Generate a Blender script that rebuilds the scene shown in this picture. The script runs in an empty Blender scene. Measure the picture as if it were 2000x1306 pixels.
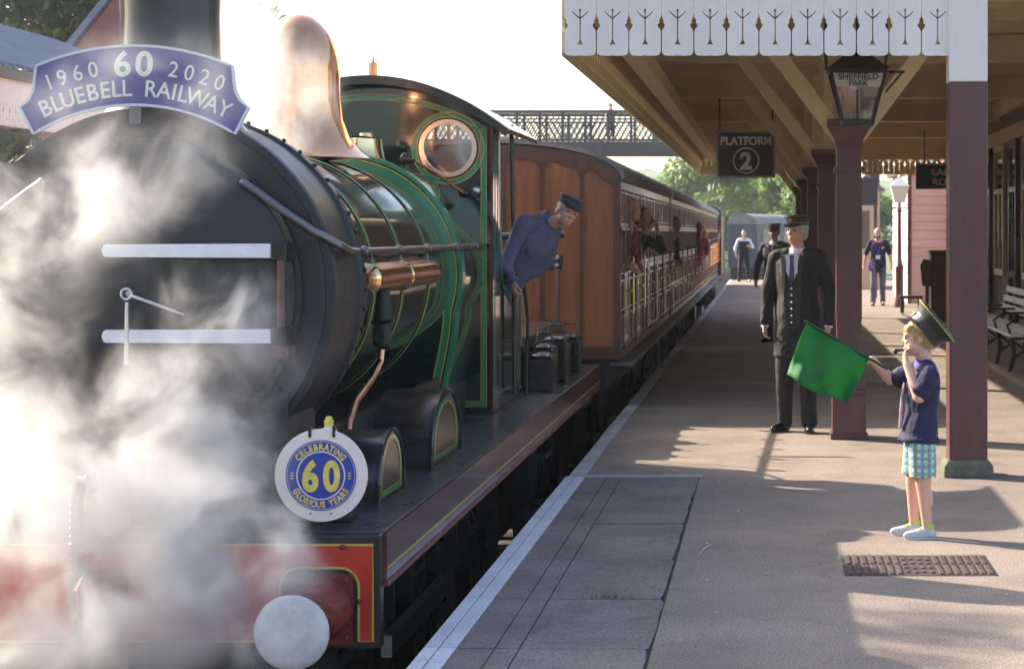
import bpy, bmesh, math, random
from mathutils import Vector, Matrix, Euler
PI = math.pi
R = math.radians
scene = bpy.context.scene
col = scene.collection
random.seed(7)

# ------------------------------------------------------------------ camera
# World: X to the right, Y away from the camera, Z up; platform top is Z = 0.
cam_data = bpy.data.cameras.new('camera')
cam_data.sensor_width = 36.0
cam_data.lens = 72.0
cam_data.shift_x = -0.25
cam_data.shift_y = -0.099
cam_data.clip_start = 0.1
cam_data.clip_end = 6000
cam = bpy.data.objects.new('camera', cam_data)
cam.location = (0, 0, 1.65)
cam.rotation_euler = (PI / 2, 0, 0)
col.objects.link(cam)
scene.camera = cam
cam_data.dof.use_dof = True
cam_data.dof.focus_distance = 11.5
cam_data.dof.aperture_fstop = 8.0

# ------------------------------------------------------------------ world and sun
SUN_AZ, SUN_EL = 58.0, 32.0      # azimuth from +Y towards -X, elevation
w = bpy.data.worlds.new('World'); scene.world = w; w.use_nodes = True
wn = w.node_tree
sky = wn.nodes.new('ShaderNodeTexSky'); sky.sky_type = 'NISHITA'; sky.sun_disc = False
sky.sun_elevation = R(SUN_EL); sky.sun_rotation = R(-SUN_AZ)
sky.air_density = 1.0; sky.dust_density = 3.0; sky.ozone_density = 1.0
bg = wn.nodes['Background']; bg.inputs['Strength'].default_value = 0.15
wn.links.new(sky.outputs[0], bg.inputs[0])
sd = bpy.data.lights.new('sun', 'SUN'); sd.energy = 4.9; sd.angle = R(0.5); sd.color = (1.0, 0.87, 0.70)
sun = bpy.data.objects.new('sun', sd); col.objects.link(sun)
az, el = R(SUN_AZ), R(SUN_EL)
to_sun = Vector((-math.sin(az) * math.cos(el), math.cos(az) * math.cos(el), math.sin(el)))
sun.rotation_euler = to_sun.to_track_quat('Z', 'Y').to_euler()
sun.location = (-20, 30, 30)
scene.view_settings.view_transform = 'Standard'
scene.view_settings.look = 'None'
scene.view_settings.exposure = 1.42
scene.view_settings.gamma = 1.0
cy = scene.cycles
cy.use_denoising = True
cy.use_adaptive_sampling = True; cy.adaptive_threshold = 0.03
cy.max_bounces = 8; cy.diffuse_bounces = 4; cy.glossy_bounces = 4
cy.transparent_max_bounces = 12; cy.volume_bounces = 2
cy.volume_step_rate = 1.0; cy.volume_max_steps = 256
cy.sample_clamp_indirect = 8.0

# ------------------------------------------------------------------ materials
MATS = {}
def mat(name, color, rough=0.6, metal=0.0, var=0.0, vscale=3.0, bump=0.0, bscale=40.0, coat=0.0, streak=None, var2=None, spec=0.5, dirt=None):
    if name in MATS: return MATS[name]
    m = bpy.data.materials.new(name); m.use_nodes = True
    nt = m.node_tree; b = nt.nodes['Principled BSDF']
    b.inputs['Roughness'].default_value = rough
    b.inputs['Metallic'].default_value = metal
    b.inputs['Coat Weight'].default_value = coat
    b.inputs['Coat Roughness'].default_value = 0.06
    b.inputs['Specular IOR Level'].default_value = spec
    c = (*color, 1)
    b.inputs['Base Color'].default_value = c
    tc = nt.nodes.new('ShaderNodeTexCoord')
    src = tc.outputs['Object']
    if streak:
        mp = nt.nodes.new('ShaderNodeMapping'); mp.inputs['Scale'].default_value = streak
        nt.links.new(src, mp.inputs[0]); vs = mp.outputs[0]
    else: vs = src
    if var > 0:
        n = nt.nodes.new('ShaderNodeTexNoise'); n.inputs['Scale'].default_value = vscale
        n.inputs['Detail'].default_value = 6; n.inputs['Roughness'].default_value = 0.65
        nt.links.new(vs, n.inputs['Vector'])
        r = nt.nodes.new('ShaderNodeValToRGB')
        r.color_ramp.elements[0].position = 0.3; r.color_ramp.elements[1].position = 0.7
        c2 = var2 if var2 else tuple(max(0, x * (1 - var)) for x in color)
        c3 = color if var2 else tuple(min(1, x * (1 + var)) for x in color)
        r.color_ramp.elements[0].color = (*c2, 1); r.color_ramp.elements[1].color = (*c3, 1)
        nt.links.new(n.outputs['Fac'], r.inputs[0]); nt.links.new(r.outputs[0], b.inputs['Base Color'])
        mr = nt.nodes.new('ShaderNodeMapRange'); mr.inputs[3].default_value = max(0.02, rough * 0.75); mr.inputs[4].default_value = min(1, rough * 1.35)
        nt.links.new(n.outputs['Fac'], mr.inputs[0]); nt.links.new(mr.outputs[0], b.inputs['Roughness'])
    if bump > 0:
        n2 = nt.nodes.new('ShaderNodeTexNoise'); n2.inputs['Scale'].default_value = bscale; n2.inputs['Detail'].default_value = 4
        nt.links.new(vs, n2.inputs['Vector'])
        bp = nt.nodes.new('ShaderNodeBump'); bp.inputs['Strength'].default_value = bump; bp.inputs['Distance'].default_value = 0.02
        nt.links.new(n2.outputs['Fac'], bp.inputs['Height']); nt.links.new(bp.outputs[0], b.inputs['Normal'])
    MATS[name] = m
    return m

def glass_mat(name, tint=(0.5, 0.55, 0.6), mixf=0.55, rough=0.03):
    m = bpy.data.materials.new(name); m.use_nodes = True; nt = m.node_tree
    nt.nodes.remove(nt.nodes['Principled BSDF'])
    out = nt.nodes['Material Output']
    g = nt.nodes.new('ShaderNodeBsdfGlossy'); g.inputs['Roughness'].default_value = rough; g.inputs['Color'].default_value = (0.9, 0.93, 0.95, 1)
    t = nt.nodes.new('ShaderNodeBsdfTransparent'); t.inputs['Color'].default_value = (*tint, 1)
    mx = nt.nodes.new('ShaderNodeMixShader')
    fr = nt.nodes.new('ShaderNodeFresnel'); fr.inputs[0].default_value = 1.5
    ad = nt.nodes.new('ShaderNodeMath'); ad.operation = 'ADD'; ad.inputs[1].default_value = mixf
    nt.links.new(fr.outputs[0], ad.inputs[0]); nt.links.new(ad.outputs[0], mx.inputs[0])
    nt.links.new(t.outputs[0], mx.inputs[1]); nt.links.new(g.outputs[0], mx.inputs[2]); nt.links.new(mx.outputs[0], out.inputs[0])
    return m

M = dict(
    green=mat('loco green enamel', (0.004, 0.024, 0.018), 0.08, var=0.25, vscale=2, coat=0.6),
    ltgreen=mat('light green lining', (0.03, 0.22, 0.10), 0.2, coat=0.4),
    yellow=mat('yellow lining', (0.55, 0.40, 0.07), 0.3),
    smokebox=mat('smokebox black', (0.013, 0.013, 0.016), 0.40, var=0.35, vscale=6, bump=0.12, bscale=18),
    black=mat('black paint', (0.012, 0.012, 0.013), 0.22, var=0.3, vscale=5, coat=0.2),
    board=mat('running plate steel', (0.030, 0.034, 0.042), 0.28, var=0.5, vscale=5, bump=0.25, bscale=14),
    frameblack=mat('underframe black', (0.008, 0.008, 0.008), 0.55, var=0.3, vscale=6),
    maroon_loco=mat('maroon enamel', (0.085, 0.014, 0.016), 0.12, coat=0.5, var=0.2, vscale=6),
    red=mat('buffer beam red', (0.50, 0.028, 0.016), 0.22, coat=0.3, var=0.15, vscale=4),
    darkred=mat('dark red shank', (0.16, 0.022, 0.022), 0.25, var=0.2, vscale=5),
    steel=mat('bright steel', (0.55, 0.55, 0.57), 0.3, metal=1.0, var=0.2, vscale=10),
    railsteel=mat('handrail steel', (0.17, 0.16, 0.17), 0.28, metal=0.9, var=0.1, vscale=3),
    strap=mat('whitened strap', (0.72, 0.72, 0.78), 0.5, var=0.08, vscale=14, bump=0.1, bscale=60),
    bufferwhite=mat('painted buffer face', (0.56, 0.53, 0.52), 0.45, var=0.24, vscale=11, bump=0.1, bscale=70),
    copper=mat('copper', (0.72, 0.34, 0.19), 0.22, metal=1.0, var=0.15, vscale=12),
    brass=mat('polished brass', (0.86, 0.60, 0.30), 0.07, metal=1.0, var=0.05, vscale=8, bump=0.05, bscale=7),
    domebrass=mat('dome brass', (0.86, 0.44, 0.24), 0.13, metal=1.0, var=0.06, vscale=5, bump=0.06, bscale=6),
    rimsilver=mat('window rim metal', (0.72, 0.62, 0.55), 0.18, metal=1.0, var=0.1, vscale=10),
    signblue=mat('headboard blue', (0.045, 0.045, 0.24), 0.4, var=0.12, vscale=8),
    discblue=mat('disc blue', (0.02, 0.05, 0.33), 0.35, var=0.15, vscale=10),
    signedge=mat('sign edge silver', (0.55, 0.58, 0.66), 0.4),
    letter=mat('cream lettering', (0.62, 0.66, 0.56), 0.45),
    braid=mat('dull gold braid', (0.30, 0.20, 0.05), 0.5),
    gold=mat('gold lettering', (0.75, 0.56, 0.12), 0.35, var=0.25, vscale=20),
    discwhite=mat('disc white', (0.82, 0.70, 0.64), 0.45, var=0.05, vscale=12),
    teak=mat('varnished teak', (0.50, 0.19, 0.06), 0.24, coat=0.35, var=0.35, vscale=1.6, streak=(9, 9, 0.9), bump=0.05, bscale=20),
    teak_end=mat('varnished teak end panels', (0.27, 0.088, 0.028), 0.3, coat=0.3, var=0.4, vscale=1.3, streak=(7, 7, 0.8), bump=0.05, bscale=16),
    teak_dark=mat('dark moulding wood', (0.095, 0.032, 0.016), 0.3, coat=0.3, var=0.3, vscale=5),
    bead=mat('light panel beading', (0.34, 0.24, 0.18), 0.25, coat=0.3, var=0.3, vscale=9),
    coachglass=mat('coach window glass', (0.012, 0.010, 0.010), 0.25, spec=0.25),
    roofgrey=mat('coach roof grey', (0.20, 0.19, 0.19), 0.6, var=0.25, vscale=1.5),
    stepwood=mat('weathered step board', (0.13, 0.115, 0.11), 0.55, var=0.35, vscale=2.5, streak=(10, 1, 10), bump=0.2, bscale=12),
    seat=mat('dark coach interior', (0.03, 0.018, 0.014), 0.8),
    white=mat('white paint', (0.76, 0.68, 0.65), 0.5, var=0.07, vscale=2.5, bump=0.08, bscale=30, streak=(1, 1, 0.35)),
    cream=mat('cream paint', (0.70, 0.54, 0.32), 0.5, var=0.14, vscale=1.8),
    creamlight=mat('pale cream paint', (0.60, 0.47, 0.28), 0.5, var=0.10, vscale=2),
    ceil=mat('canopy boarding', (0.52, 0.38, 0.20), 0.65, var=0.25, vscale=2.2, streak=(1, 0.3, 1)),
    maroon=mat('maroon post paint', (0.095, 0.032, 0.032), 0.42, var=0.22, vscale=3, bump=0.15, bscale=22, streak=(2.5, 2.5, 0.5), coat=0.15),
    iron=mat('black iron', (0.012, 0.012, 0.014), 0.4),
    concrete=mat('mossy concrete', (0.115, 0.12, 0.085), 0.9, var=0.35, vscale=9, bump=0.4, bscale=30),
    signblack=mat('sign black', (0.010, 0.010, 0.012), 0.3),
    signframe=mat('sign frame', (0.32, 0.25, 0.19), 0.5),
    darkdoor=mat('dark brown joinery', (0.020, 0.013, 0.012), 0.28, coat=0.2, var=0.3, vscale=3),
    brick=None,
    skin=mat('skin', (0.56, 0.29, 0.20), 0.5, var=0.08, vscale=14),
    skinpale=mat('child skin', (0.66, 0.38, 0.28), 0.5, var=0.06, vscale=14),
    cloth_black=mat('black wool cloth', (0.007, 0.007, 0.009), 0.75, var=0.25, vscale=12, bump=0.3, bscale=60),
    cloth_navy=mat('navy cotton', (0.013, 0.015, 0.058), 0.8, var=0.2, vscale=10, bump=0.3, bscale=40),
    cloth_blue=mat('washed blue overall cotton', (0.070, 0.078, 0.145), 0.8, var=0.25, vscale=9, bump=0.35, bscale=26),
    cloth_grey=mat('grey trouser cloth', (0.12, 0.12, 0.16), 0.8, var=0.2, vscale=9, bump=0.3, bscale=40),
    cloth_white=mat('white shirt cotton', (0.72, 0.72, 0.80), 0.7, bump=0.2, bscale=40),
    cloth_purple=mat('purple collar', (0.10, 0.06, 0.42), 0.7),
    cloth_pink=mat('pink cotton', (0.55, 0.12, 0.25), 0.8),
    cloth_maroon=mat('dark red cotton', (0.18, 0.03, 0.03), 0.8),
    hair_grey=mat('grey hair', (0.42, 0.40, 0.38), 0.7, bump=0.6, bscale=90),
    hair_blond=mat('blond hair', (0.50, 0.33, 0.15), 0.6, var=0.3, vscale=60, bump=0.7, bscale=90),
    hair_dark=mat('dark hair', (0.03, 0.02, 0.015), 0.6, bump=0.6, bscale=90),
    leather=mat('black leather', (0.010, 0.010, 0.011), 0.25),
    hatblack=mat('hat black', (0.020, 0.022, 0.022), 0.45, var=0.2, vscale=10),
    hatyellow=mat('hat yellow piping', (0.42, 0.38, 0.04), 0.5),
    eye=mat('eye', (0.03, 0.02, 0.02), 0.2),
    flag=mat('green flag cloth', (0.018, 0.20, 0.045), 0.65, var=0.12, vscale=6, bump=0.1, bscale=120),
    sneaker=mat('grey sneaker mesh', (0.50, 0.52, 0.56), 0.6, var=0.15, vscale=30),
    lime=mat('lime trim', (0.42, 0.62, 0.05), 0.5),
    bridge=mat('bridge grey paint', (0.028, 0.030, 0.040), 0.6, var=0.15, vscale=2),
    bark=mat('bark', (0.10, 0.075, 0.05), 0.9, var=0.3, vscale=4, bump=0.5, bscale=12),
    lampwhite=mat('lamp white', (0.7, 0.68, 0.68), 0.4),
    drain=mat('rusty drain iron', (0.060, 0.045, 0.042), 0.6, metal=0.2, var=0.35, vscale=12),
    silver=mat('grey painted bench slat', (0.74, 0.75, 0.82), 0.4, var=0.1, vscale=8),
    coachblue=mat('distant coach blue grey', (0.055, 0.065, 0.10), 0.5, var=0.1, vscale=1),
)

# ------------------------------------------------------------------ object helpers
def tag(o, label=None, cat=None, group=None, kind=None):
    if label: o['label'] = label
    if cat: o['category'] = cat
    if group: o['group'] = group
    if kind: o['kind'] = kind
    return o
def empty(name, loc=(0, 0, 0), rz=0, label=None, cat=None, group=None):
    o = bpy.data.objects.new(name, None); o.location = loc; o.rotation_euler = (0, 0, rz)
    o.empty_display_size = 0.2
    col.objects.link(o); tag(o, label, cat, group); return o
def kids(o): return [c for c in bpy.data.objects if c.parent == o]
def copy_tree(o, parent=None, label=None):
    c = o.copy(); col.objects.link(c); c.parent = parent
    if label: c['label'] = label
    for ch in kids(o): copy_tree(ch, c)
    return c

def frame_from(d, up=(0, 0, 1)):
    d = Vector(d).normalized(); u = Vector(up)
    if abs(d.dot(u)) > 0.98: u = Vector((0, 1, 0)) if abs(d.y) < 0.9 else Vector((1, 0, 0))
    a = u.cross(d).normalized(); b = d.cross(a).normalized()
    return a, b, d

class MB:
    def __init__(s): s.v = []; s.f = []
    def add(s, vs, fs):
        n = len(s.v); s.v += [tuple(v) for v in vs]; s.f += [tuple(i + n for i in f) for f in fs]; return s
    def box(s, c, d, rot=None):
        hx, hy, hz = d[0] / 2, d[1] / 2, d[2] / 2
        vs = [Vector((x, y, z)) for x in (-hx, hx) for y in (-hy, hy) for z in (-hz, hz)]
        if rot is not None: vs = [rot @ v for v in vs]
        c = Vector(c)
        return s.add([v + c for v in vs], [(0, 1, 3, 2), (4, 6, 7, 5), (0, 4, 5, 1), (2, 3, 7, 6), (0, 2, 6, 4), (1, 5, 7, 3)])
    def bb(s, x0, x1, y0, y1, z0, z1):
        return s.box(((x0 + x1) / 2, (y0 + y1) / 2, (z0 + z1) / 2), (abs(x1 - x0), abs(y1 - y0), abs(z1 - z0)))
    def bar(s, p0, p1, wd, ht, up=(0, 0, 1)):
        p0, p1 = Vector(p0), Vector(p1); a, b, d = frame_from(p1 - p0, up)
        m = Matrix((a, d, b)).transposed()
        return s.box((p0 + p1) / 2, (wd, (p1 - p0).length, ht), m)
    def tube(s, pts, r, n=8, caps=True, closed=False):
        pts = [Vector(p) for p in pts]; k = len(pts)
        rs = r if isinstance(r, (list, tuple)) else [r] * k
        base = len(s.v); prev = None
        for i, p in enumerate(pts):
            if closed: d = pts[(i + 1) % k] - pts[i - 1]
            else: d = pts[min(i + 1, k - 1)] - pts[max(i - 1, 0)]
            d.normalize()
            if prev is None: a, b, _ = frame_from(d)
            else:
                a = prev - d * prev.dot(d)
                if a.length < 1e-5: a, b, _ = frame_from(d)
                else: a.normalize(); b = d.cross(a)
            prev = a
            for j in range(n):
                t = 2 * PI * j / n
                s.v.append(tuple(p + (a * math.cos(t) + b * math.sin(t)) * rs[i]))
        lim = k if closed else k - 1
        for i in range(lim):
            i2 = (i + 1) % k
            for j in range(n):
                j2 = (j + 1) % n
                s.f.append((base + i * n + j, base + i * n + j2, base + i2 * n + j2, base + i2 * n + j))
        if caps and not closed:
            s.f.append(tuple(base + j for j in range(n))[::-1]); s.f.append(tuple(base + (k - 1) * n + j for j in range(n)))
        return s
    def cyl(s, p0, p1, r0, r1=None, n=20): return s.tube([p0, p1], [r0, r0 if r1 is None else r1], n)
    def lathe(s, prof, c=(0, 0, 0), axis=(0, 0, 1), n=32, a0=0, a1=2 * PI, up=(0, 0, 1), caps=True):
        """prof: list of (radius, distance along axis)"""
        c = Vector(c); a, b, d = frame_from(axis, up); full = abs(a1 - a0 - 2 * PI) < 1e-6
        base = len(s.v); m = n if full else n + 1
        for (r, h) in prof:
            for j in range(m):
                t = a0 + (a1 - a0) * j / n
                s.v.append(tuple(c + d * h + (a * math.cos(t) + b * math.sin(t)) * r))
        for i in range(len(prof) - 1):
            for j in range(n):
                j2 = (j + 1) % m
                s.f.append((base + i * m + j, base + i * m + j2, base + (i + 1) * m + j2, base + (i + 1) * m + j))
        if caps and full:
            if prof[0][0] > 1e-4: s.f.append(tuple(base + j for j in range(m))[::-1])
            if prof[-1][0] > 1e-4: s.f.append(tuple(base + (len(prof) - 1) * m + j for j in range(m)))
        return s
    def ell(s, c, r, rot=None, n=14, m=10):
        base = len(s.v); c = Vector(c)
        vs = [Vector((0, 0, -r[2]))]
        for i in range(1, m):
            ph = -PI / 2 + PI * i / m
            for j in range(n):
                t = 2 * PI * j / n
                vs.append(Vector((r[0] * math.cos(ph) * math.cos(t), r[1] * math.cos(ph) * math.sin(t), r[2] * math.sin(ph))))
        vs.append(Vector((0, 0, r[2])))
        if rot is not None: vs = [rot @ v for v in vs]
        s.v += [tuple(v + c) for v in vs]
        L = len(vs) - 1
        for j in range(n):
            j2 = (j + 1) % n
            s.f.append((base, base + 1 + j2, base + 1 + j))
            for i in range(m - 2):
                q = base + 1 + i * n
                s.f.append((q + j, q + j2, q + n + j2, q + n + j))
            q = base + 1 + (m - 2) * n
            s.f.append((q + j, q + j2, base + L))
        return s
    def cap(s, p0, p1, r0, r1, n=12):
        """tapered capsule, closed"""
        p0, p1 = Vector(p0), Vector(p1); d = p1 - p0
        if d.length < 1e-6: return s.ell(p0, (r0, r0, r0))
        u = d.normalized(); pts = []; rs = []
        for k in range(4):
            t = PI / 2 * k / 4
            pts.append(p0 - u * r0 * math.cos(t)); rs.append(max(r0 * math.sin(t), r0 * 0.05))
        pts.append(p0); rs.append(r0); pts.append((p0 + p1) / 2); rs.append((r0 + r1) / 2); pts.append(p1); rs.append(r1)
        for k in range(1, 5):
            t = PI / 2 * k / 4
            pts.append(p1 + u * r1 * math.sin(t)); rs.append(max(r1 * math.cos(t), r1 * 0.05))
        return s.tube(pts, rs, n)
    def loft(s, secs, n=18):
        """secs: list of (centre, xdir, ydir, rx, ry)"""
        base = len(s.v)
        for (c, a, b, rx, ry) in secs:
            for j in range(n):
                t = 2 * PI * j / n
                s.v.append(tuple(Vector(c) + Vector(a) * rx * math.cos(t) + Vector(b) * ry * math.sin(t)))
        for i in range(len(secs) - 1):
            for j in range(n):
                j2 = (j + 1) % n
                s.f.append((base + i * n + j, base + i * n + j2, base + (i + 1) * n + j2, base + (i + 1) * n + j))
        s.f.append(tuple(base + j for j in range(n))[::-1]); s.f.append(tuple(base + (len(secs) - 1) * n + j for j in range(n)))
        return s
    def prism(s, poly, y0, y1, plane='xz'):
        """poly in XZ extruded along Y (or 'yz' along X, 'xy' along Z)"""
        k = len(poly); base = len(s.v)
        def P(a, b, h): return {'xz': (a, h, b), 'yz': (h, a, b), 'xy': (a, b, h)}[plane]
        s.v += [P(a, b, y0) for a, b in poly] + [P(a, b, y1) for a, b in poly]
        s.f.append(tuple(base + i for i in range(k))); s.f.append(tuple(base + k + i for i in range(k))[::-1])
        for i in range(k):
            j = (i + 1) % k; s.f.append((base + j, base + i, base + k + i, base + k + j))
        return s
    def ribbon(s, pts, wd, h0, h1, plane='xz', closed=False):
        """flat strip following 2-D points, extruded between h0 and h1"""
        k = len(pts); L = []; Rr = []
        for i in range(k):
            if closed: d = Vector(pts[(i + 1) % k]) - Vector(pts[i - 1])
            else: d = Vector(pts[min(i + 1, k - 1)]) - Vector(pts[max(i - 1, 0)])
            d.normalize(); nrm = Vector((-d.y, d.x)) * wd / 2
            L.append(Vector(pts[i]) + nrm); Rr.append(Vector(pts[i]) - nrm)
        lim = k if closed else k - 1
        for i in range(lim):
            j = (i + 1) % k
            s.prism([L[i], L[j], Rr[j], Rr[i]], h0, h1, plane)
        return s
    def mesh(s, me, mtx):
        return s.add([mtx @ v.co for v in me.vertices], [tuple(p.vertices) for p in me.polygons])
    def build(s, name, material=None, parent=None, smooth=False, bevel=0, recalc=True, ang=35):
        me = bpy.data.meshes.new(name); me.from_pydata(s.v, [], s.f); me.validate()
        if recalc:
            b = bmesh.new(); b.from_mesh(me)
            bmesh.ops.recalc_face_normals(b, faces=b.faces); b.to_mesh(me); b.free()
        o = bpy.data.objects.new(name, me); col.objects.link(o)
        if material: me.materials.append(material)
        if bevel > 0:
            md = o.modifiers.new('bevel', 'BEVEL'); md.width = bevel; md.segments = 2; md.limit_method = 'ANGLE'; md.angle_limit = R(40)
        if smooth:
            me.shade_smooth()
            try: me.set_sharp_from_angle(angle=R(ang))
            except Exception: pass
        if parent: o.parent = parent
        return o

def bake(o):
    dg = bpy.context.evaluated_depsgraph_get(); dg.update()
    me = bpy.data.meshes.new_from_object(o.evaluated_get(dg))
    return me
FOLDS = dict(jacket=.010, overall_jacket=.017, trousers=.010, polo_shirt=.012, shirt=.010, shorts=.007, top=.010, waistcoat=.006)
def remeshed(mb, name, material, parent, voxel=0.01, it=3):
    o = mb.build(name, material, None, recalc=True)
    md = o.modifiers.new('r', 'REMESH'); md.mode = 'VOXEL'; md.voxel_size = voxel
    sm = o.modifiers.new('s', 'SMOOTH'); sm.iterations = it; sm.factor = 0.5
    me = bake(o); o.modifiers.clear(); old = o.data; o.data = me; bpy.data.meshes.remove(old)
    amp = FOLDS.get(name, 0)
    if amp:
        from mathutils import noise
        off = Vector((random.random() * 9, random.random() * 9, 0)); ns = [v.normal.copy() for v in me.vertices]
        for v, nn in zip(me.vertices, ns):
            p = v.co; q = Vector((p.x * 9 + p.z * 3, p.y * 9, p.z * 4.5)) + off
            d = noise.noise(q) + .6 * abs(noise.noise(q * 2.3)) - .3; v.co = p + nn * amp * d
    me.materials.clear(); me.materials.append(material); me.shade_smooth(); o.parent = parent
    return o

FONT_CACHE = {}
def text_mesh(body, size, extrude=0.002, offset=0.0, align='CENTER'):
    key = (body, size, extrude, offset, align)
    if key in FONT_CACHE: return FONT_CACHE[key]
    cu = bpy.data.curves.new('t', 'FONT'); cu.body = body; cu.size = size; cu.extrude = extrude; cu.offset = offset
    cu.align_x = align; cu.resolution_u = 4
    o = bpy.data.objects.new('t', cu); col.objects.link(o)
    me = bake(o); bpy.data.objects.remove(o); bpy.data.curves.remove(cu)
    FONT_CACHE[key] = me; return me
def face_cam(x, y, z, ang=0, sx=1, flip=False):
    """text lying in XZ plane facing -Y"""
    return Matrix.Translation((x, y, z)) @ Matrix.Rotation(ang, 4, 'Y') @ Matrix.Rotation(PI / 2, 4, 'X') @ Matrix.Diagonal((sx, 1, 1, 1))
def arc_text(mb, body, cx, cz, y, r, a_mid, size, step, sx=1, inward=False, extrude=0.002, offset=0.0):
    """letters upright on an arc; angle measured clockwise from the top. step: dict of relative widths"""
    ws = [step.get(ch, 1.0) if isinstance(step, dict) else 1.0 for ch in body]
    base = step['_'] if isinstance(step, dict) else step
    tot = sum(ws) * base; a = a_mid - (tot / 2 if not inward else -tot / 2)
    for ch, wd in zip(body, ws):
        h = wd * base / 2; a += h if not inward else -h
        if ch != ' ':
            x = cx + r * math.sin(a); z = cz + r * math.cos(a)
            mb.mesh(text_mesh(ch, size, extrude, offset), face_cam(x, y, z, a if not inward else a + PI, sx))
        a += h if not inward else -h
def flat(name, loops, thick, mtx, material, parent=None, bevel=0):
    """2-D outline with holes, extruded; loops in local XY, then transformed"""
    cu = bpy.data.curves.new(name, 'CURVE'); cu.dimensions = '2D'; cu.fill_mode = 'BOTH'; cu.extrude = thick / 2; cu.bevel_depth = bevel
    for lp in loops:
        sp = cu.splines.new('POLY'); sp.points.add(len(lp) - 1); sp.use_cyclic_u = True
        for i, (a, b) in enumerate(lp): sp.points[i].co = (a, b, 0, 1)
    o = bpy.data.objects.new(name, cu); col.objects.link(o)
    me = bake(o); bpy.data.objects.remove(o); bpy.data.curves.remove(cu)
    me.transform(mtx); me.materials.clear()
    if material: me.materials.append(material)
    if name == '_': return me
    o2 = bpy.data.objects.new(name, me); col.objects.link(o2)
    if parent: o2.parent = parent
    return o2
def circ(cx, cz, r, n=40, a0=0, a1=2 * PI, endpoint=False):
    k = n if not endpoint else n - 1
    return [(cx + r * math.cos(a0 + (a1 - a0) * i / k), cz + r * math.sin(a0 + (a1 - a0) * i / k)) for i in range(n)]
XZ = lambda y: Matrix.Translation((0, y, 0)) @ Matrix.Rotation(PI / 2, 4, 'X')
# ------------------------------------------------------------------ ground, track, platform
def noise_mix_material(name, c1, c2, scale, rough=0.9, bump=0.5, bscale=120, speckle=None, stains=0):
    m = bpy.data.materials.new(name); m.use_nodes = True; nt = m.node_tree; b = nt.nodes['Principled BSDF']
    b.inputs['Roughness'].default_value = rough
    tc = nt.nodes.new('ShaderNodeTexCoord')
    n = nt.nodes.new('ShaderNodeTexNoise'); n.inputs['Scale'].default_value = scale; n.inputs['Detail'].default_value = 8; n.inputs['Roughness'].default_value = 0.6
    nt.links.new(tc.outputs['Object'], n.inputs['Vector'])
    r = nt.nodes.new('ShaderNodeValToRGB'); r.color_ramp.elements[0].position = 0.32; r.color_ramp.elements[1].position = 0.68
    r.color_ramp.elements[0].color = (*c1, 1); r.color_ramp.elements[1].color = (*c2, 1)
    nt.links.new(n.outputs['Fac'], r.inputs[0]); last = r.outputs[0]
    n2 = nt.nodes.new('ShaderNodeTexNoise'); n2.inputs['Scale'].default_value = bscale; n2.inputs['Detail'].default_value = 3
    nt.links.new(tc.outputs['Object'], n2.inputs['Vector'])
    if speckle:
        r2 = nt.nodes.new('ShaderNodeValToRGB'); r2.color_ramp.elements[0].position = 0.38; r2.color_ramp.elements[1].position = 0.62
        r2.color_ramp.elements[0].color = (1 - speckle,) * 3 + (1,); r2.color_ramp.elements[1].color = (1 + speckle,) * 3 + (1,)
        nt.links.new(n2.outputs['Fac'], r2.inputs[0])
        mx = nt.nodes.new('ShaderNodeMix'); mx.data_type = 'RGBA'; mx.blend_type = 'MULTIPLY'; mx.inputs[0].default_value = 1
        nt.links.new(last, mx.inputs[6]); nt.links.new(r2.outputs[0], mx.inputs[7]); last = mx.outputs[2]
    if stains:
        n3 = nt.nodes.new('ShaderNodeTexNoise'); n3.inputs['Scale'].default_value = 3.1; n3.inputs['Detail'].default_value = 9; n3.inputs['Roughness'].default_value = .75; n3.inputs['Distortion'].default_value = 1.2
        nt.links.new(tc.outputs['Object'], n3.inputs['Vector'])
        r3 = nt.nodes.new('ShaderNodeValToRGB'); r3.color_ramp.elements[0].position = 0.33; r3.color_ramp.elements[1].position = 0.46
        r3.color_ramp.elements[0].color = (.62, .60, .60, 1); r3.color_ramp.elements[1].color = (1, 1, 1, 1)
        nt.links.new(n3.outputs['Fac'], r3.inputs[0])
        vo = nt.nodes.new('ShaderNodeTexVoronoi'); vo.inputs['Scale'].default_value = 7.0; vo.inputs['Randomness'].default_value = 1
        nt.links.new(tc.outputs['Object'], vo.inputs['Vector'])
        r4 = nt.nodes.new('ShaderNodeValToRGB'); r4.color_ramp.elements[0].position = 0.055; r4.color_ramp.elements[1].position = 0.085
        r4.color_ramp.elements[0].color = (.66, .65, .66, 1); r4.color_ramp.elements[1].color = (1, 1, 1, 1)
        nt.links.new(vo.outputs['Distance'], r4.inputs[0])
        for rr_ in (r3, r4):
            mx = nt.nodes.new('ShaderNodeMix'); mx.data_type = 'RGBA'; mx.blend_type = 'MULTIPLY'; mx.inputs[0].default_value = stains
            nt.links.new(last, mx.inputs[6]); nt.links.new(rr_.outputs[0], mx.inputs[7]); last = mx.outputs[2]
    nt.links.new(last, b.inputs['Base Color'])
    bp = nt.nodes.new('ShaderNodeBump'); bp.inputs['Strength'].default_value = bump; bp.inputs['Distance'].default_value = 0.01
    nt.links.new(n2.outputs['Fac'], bp.inputs['Height']); nt.links.new(bp.outputs[0], b.inputs['Normal'])
    return m
M['asphalt'] = noise_mix_material('platform asphalt', (0.165, 0.135, 0.112), (0.265, 0.215, 0.178), 1.1, bump=0.35, bscale=95, speckle=0.35, stains=.7)
M['slab'] = noise_mix_material('grey paving slab', (0.128, 0.110, 0.100), (0.215, 0.190, 0.172), 1.7, bump=0.3, bscale=110, speckle=0.3, stains=.9)
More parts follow.
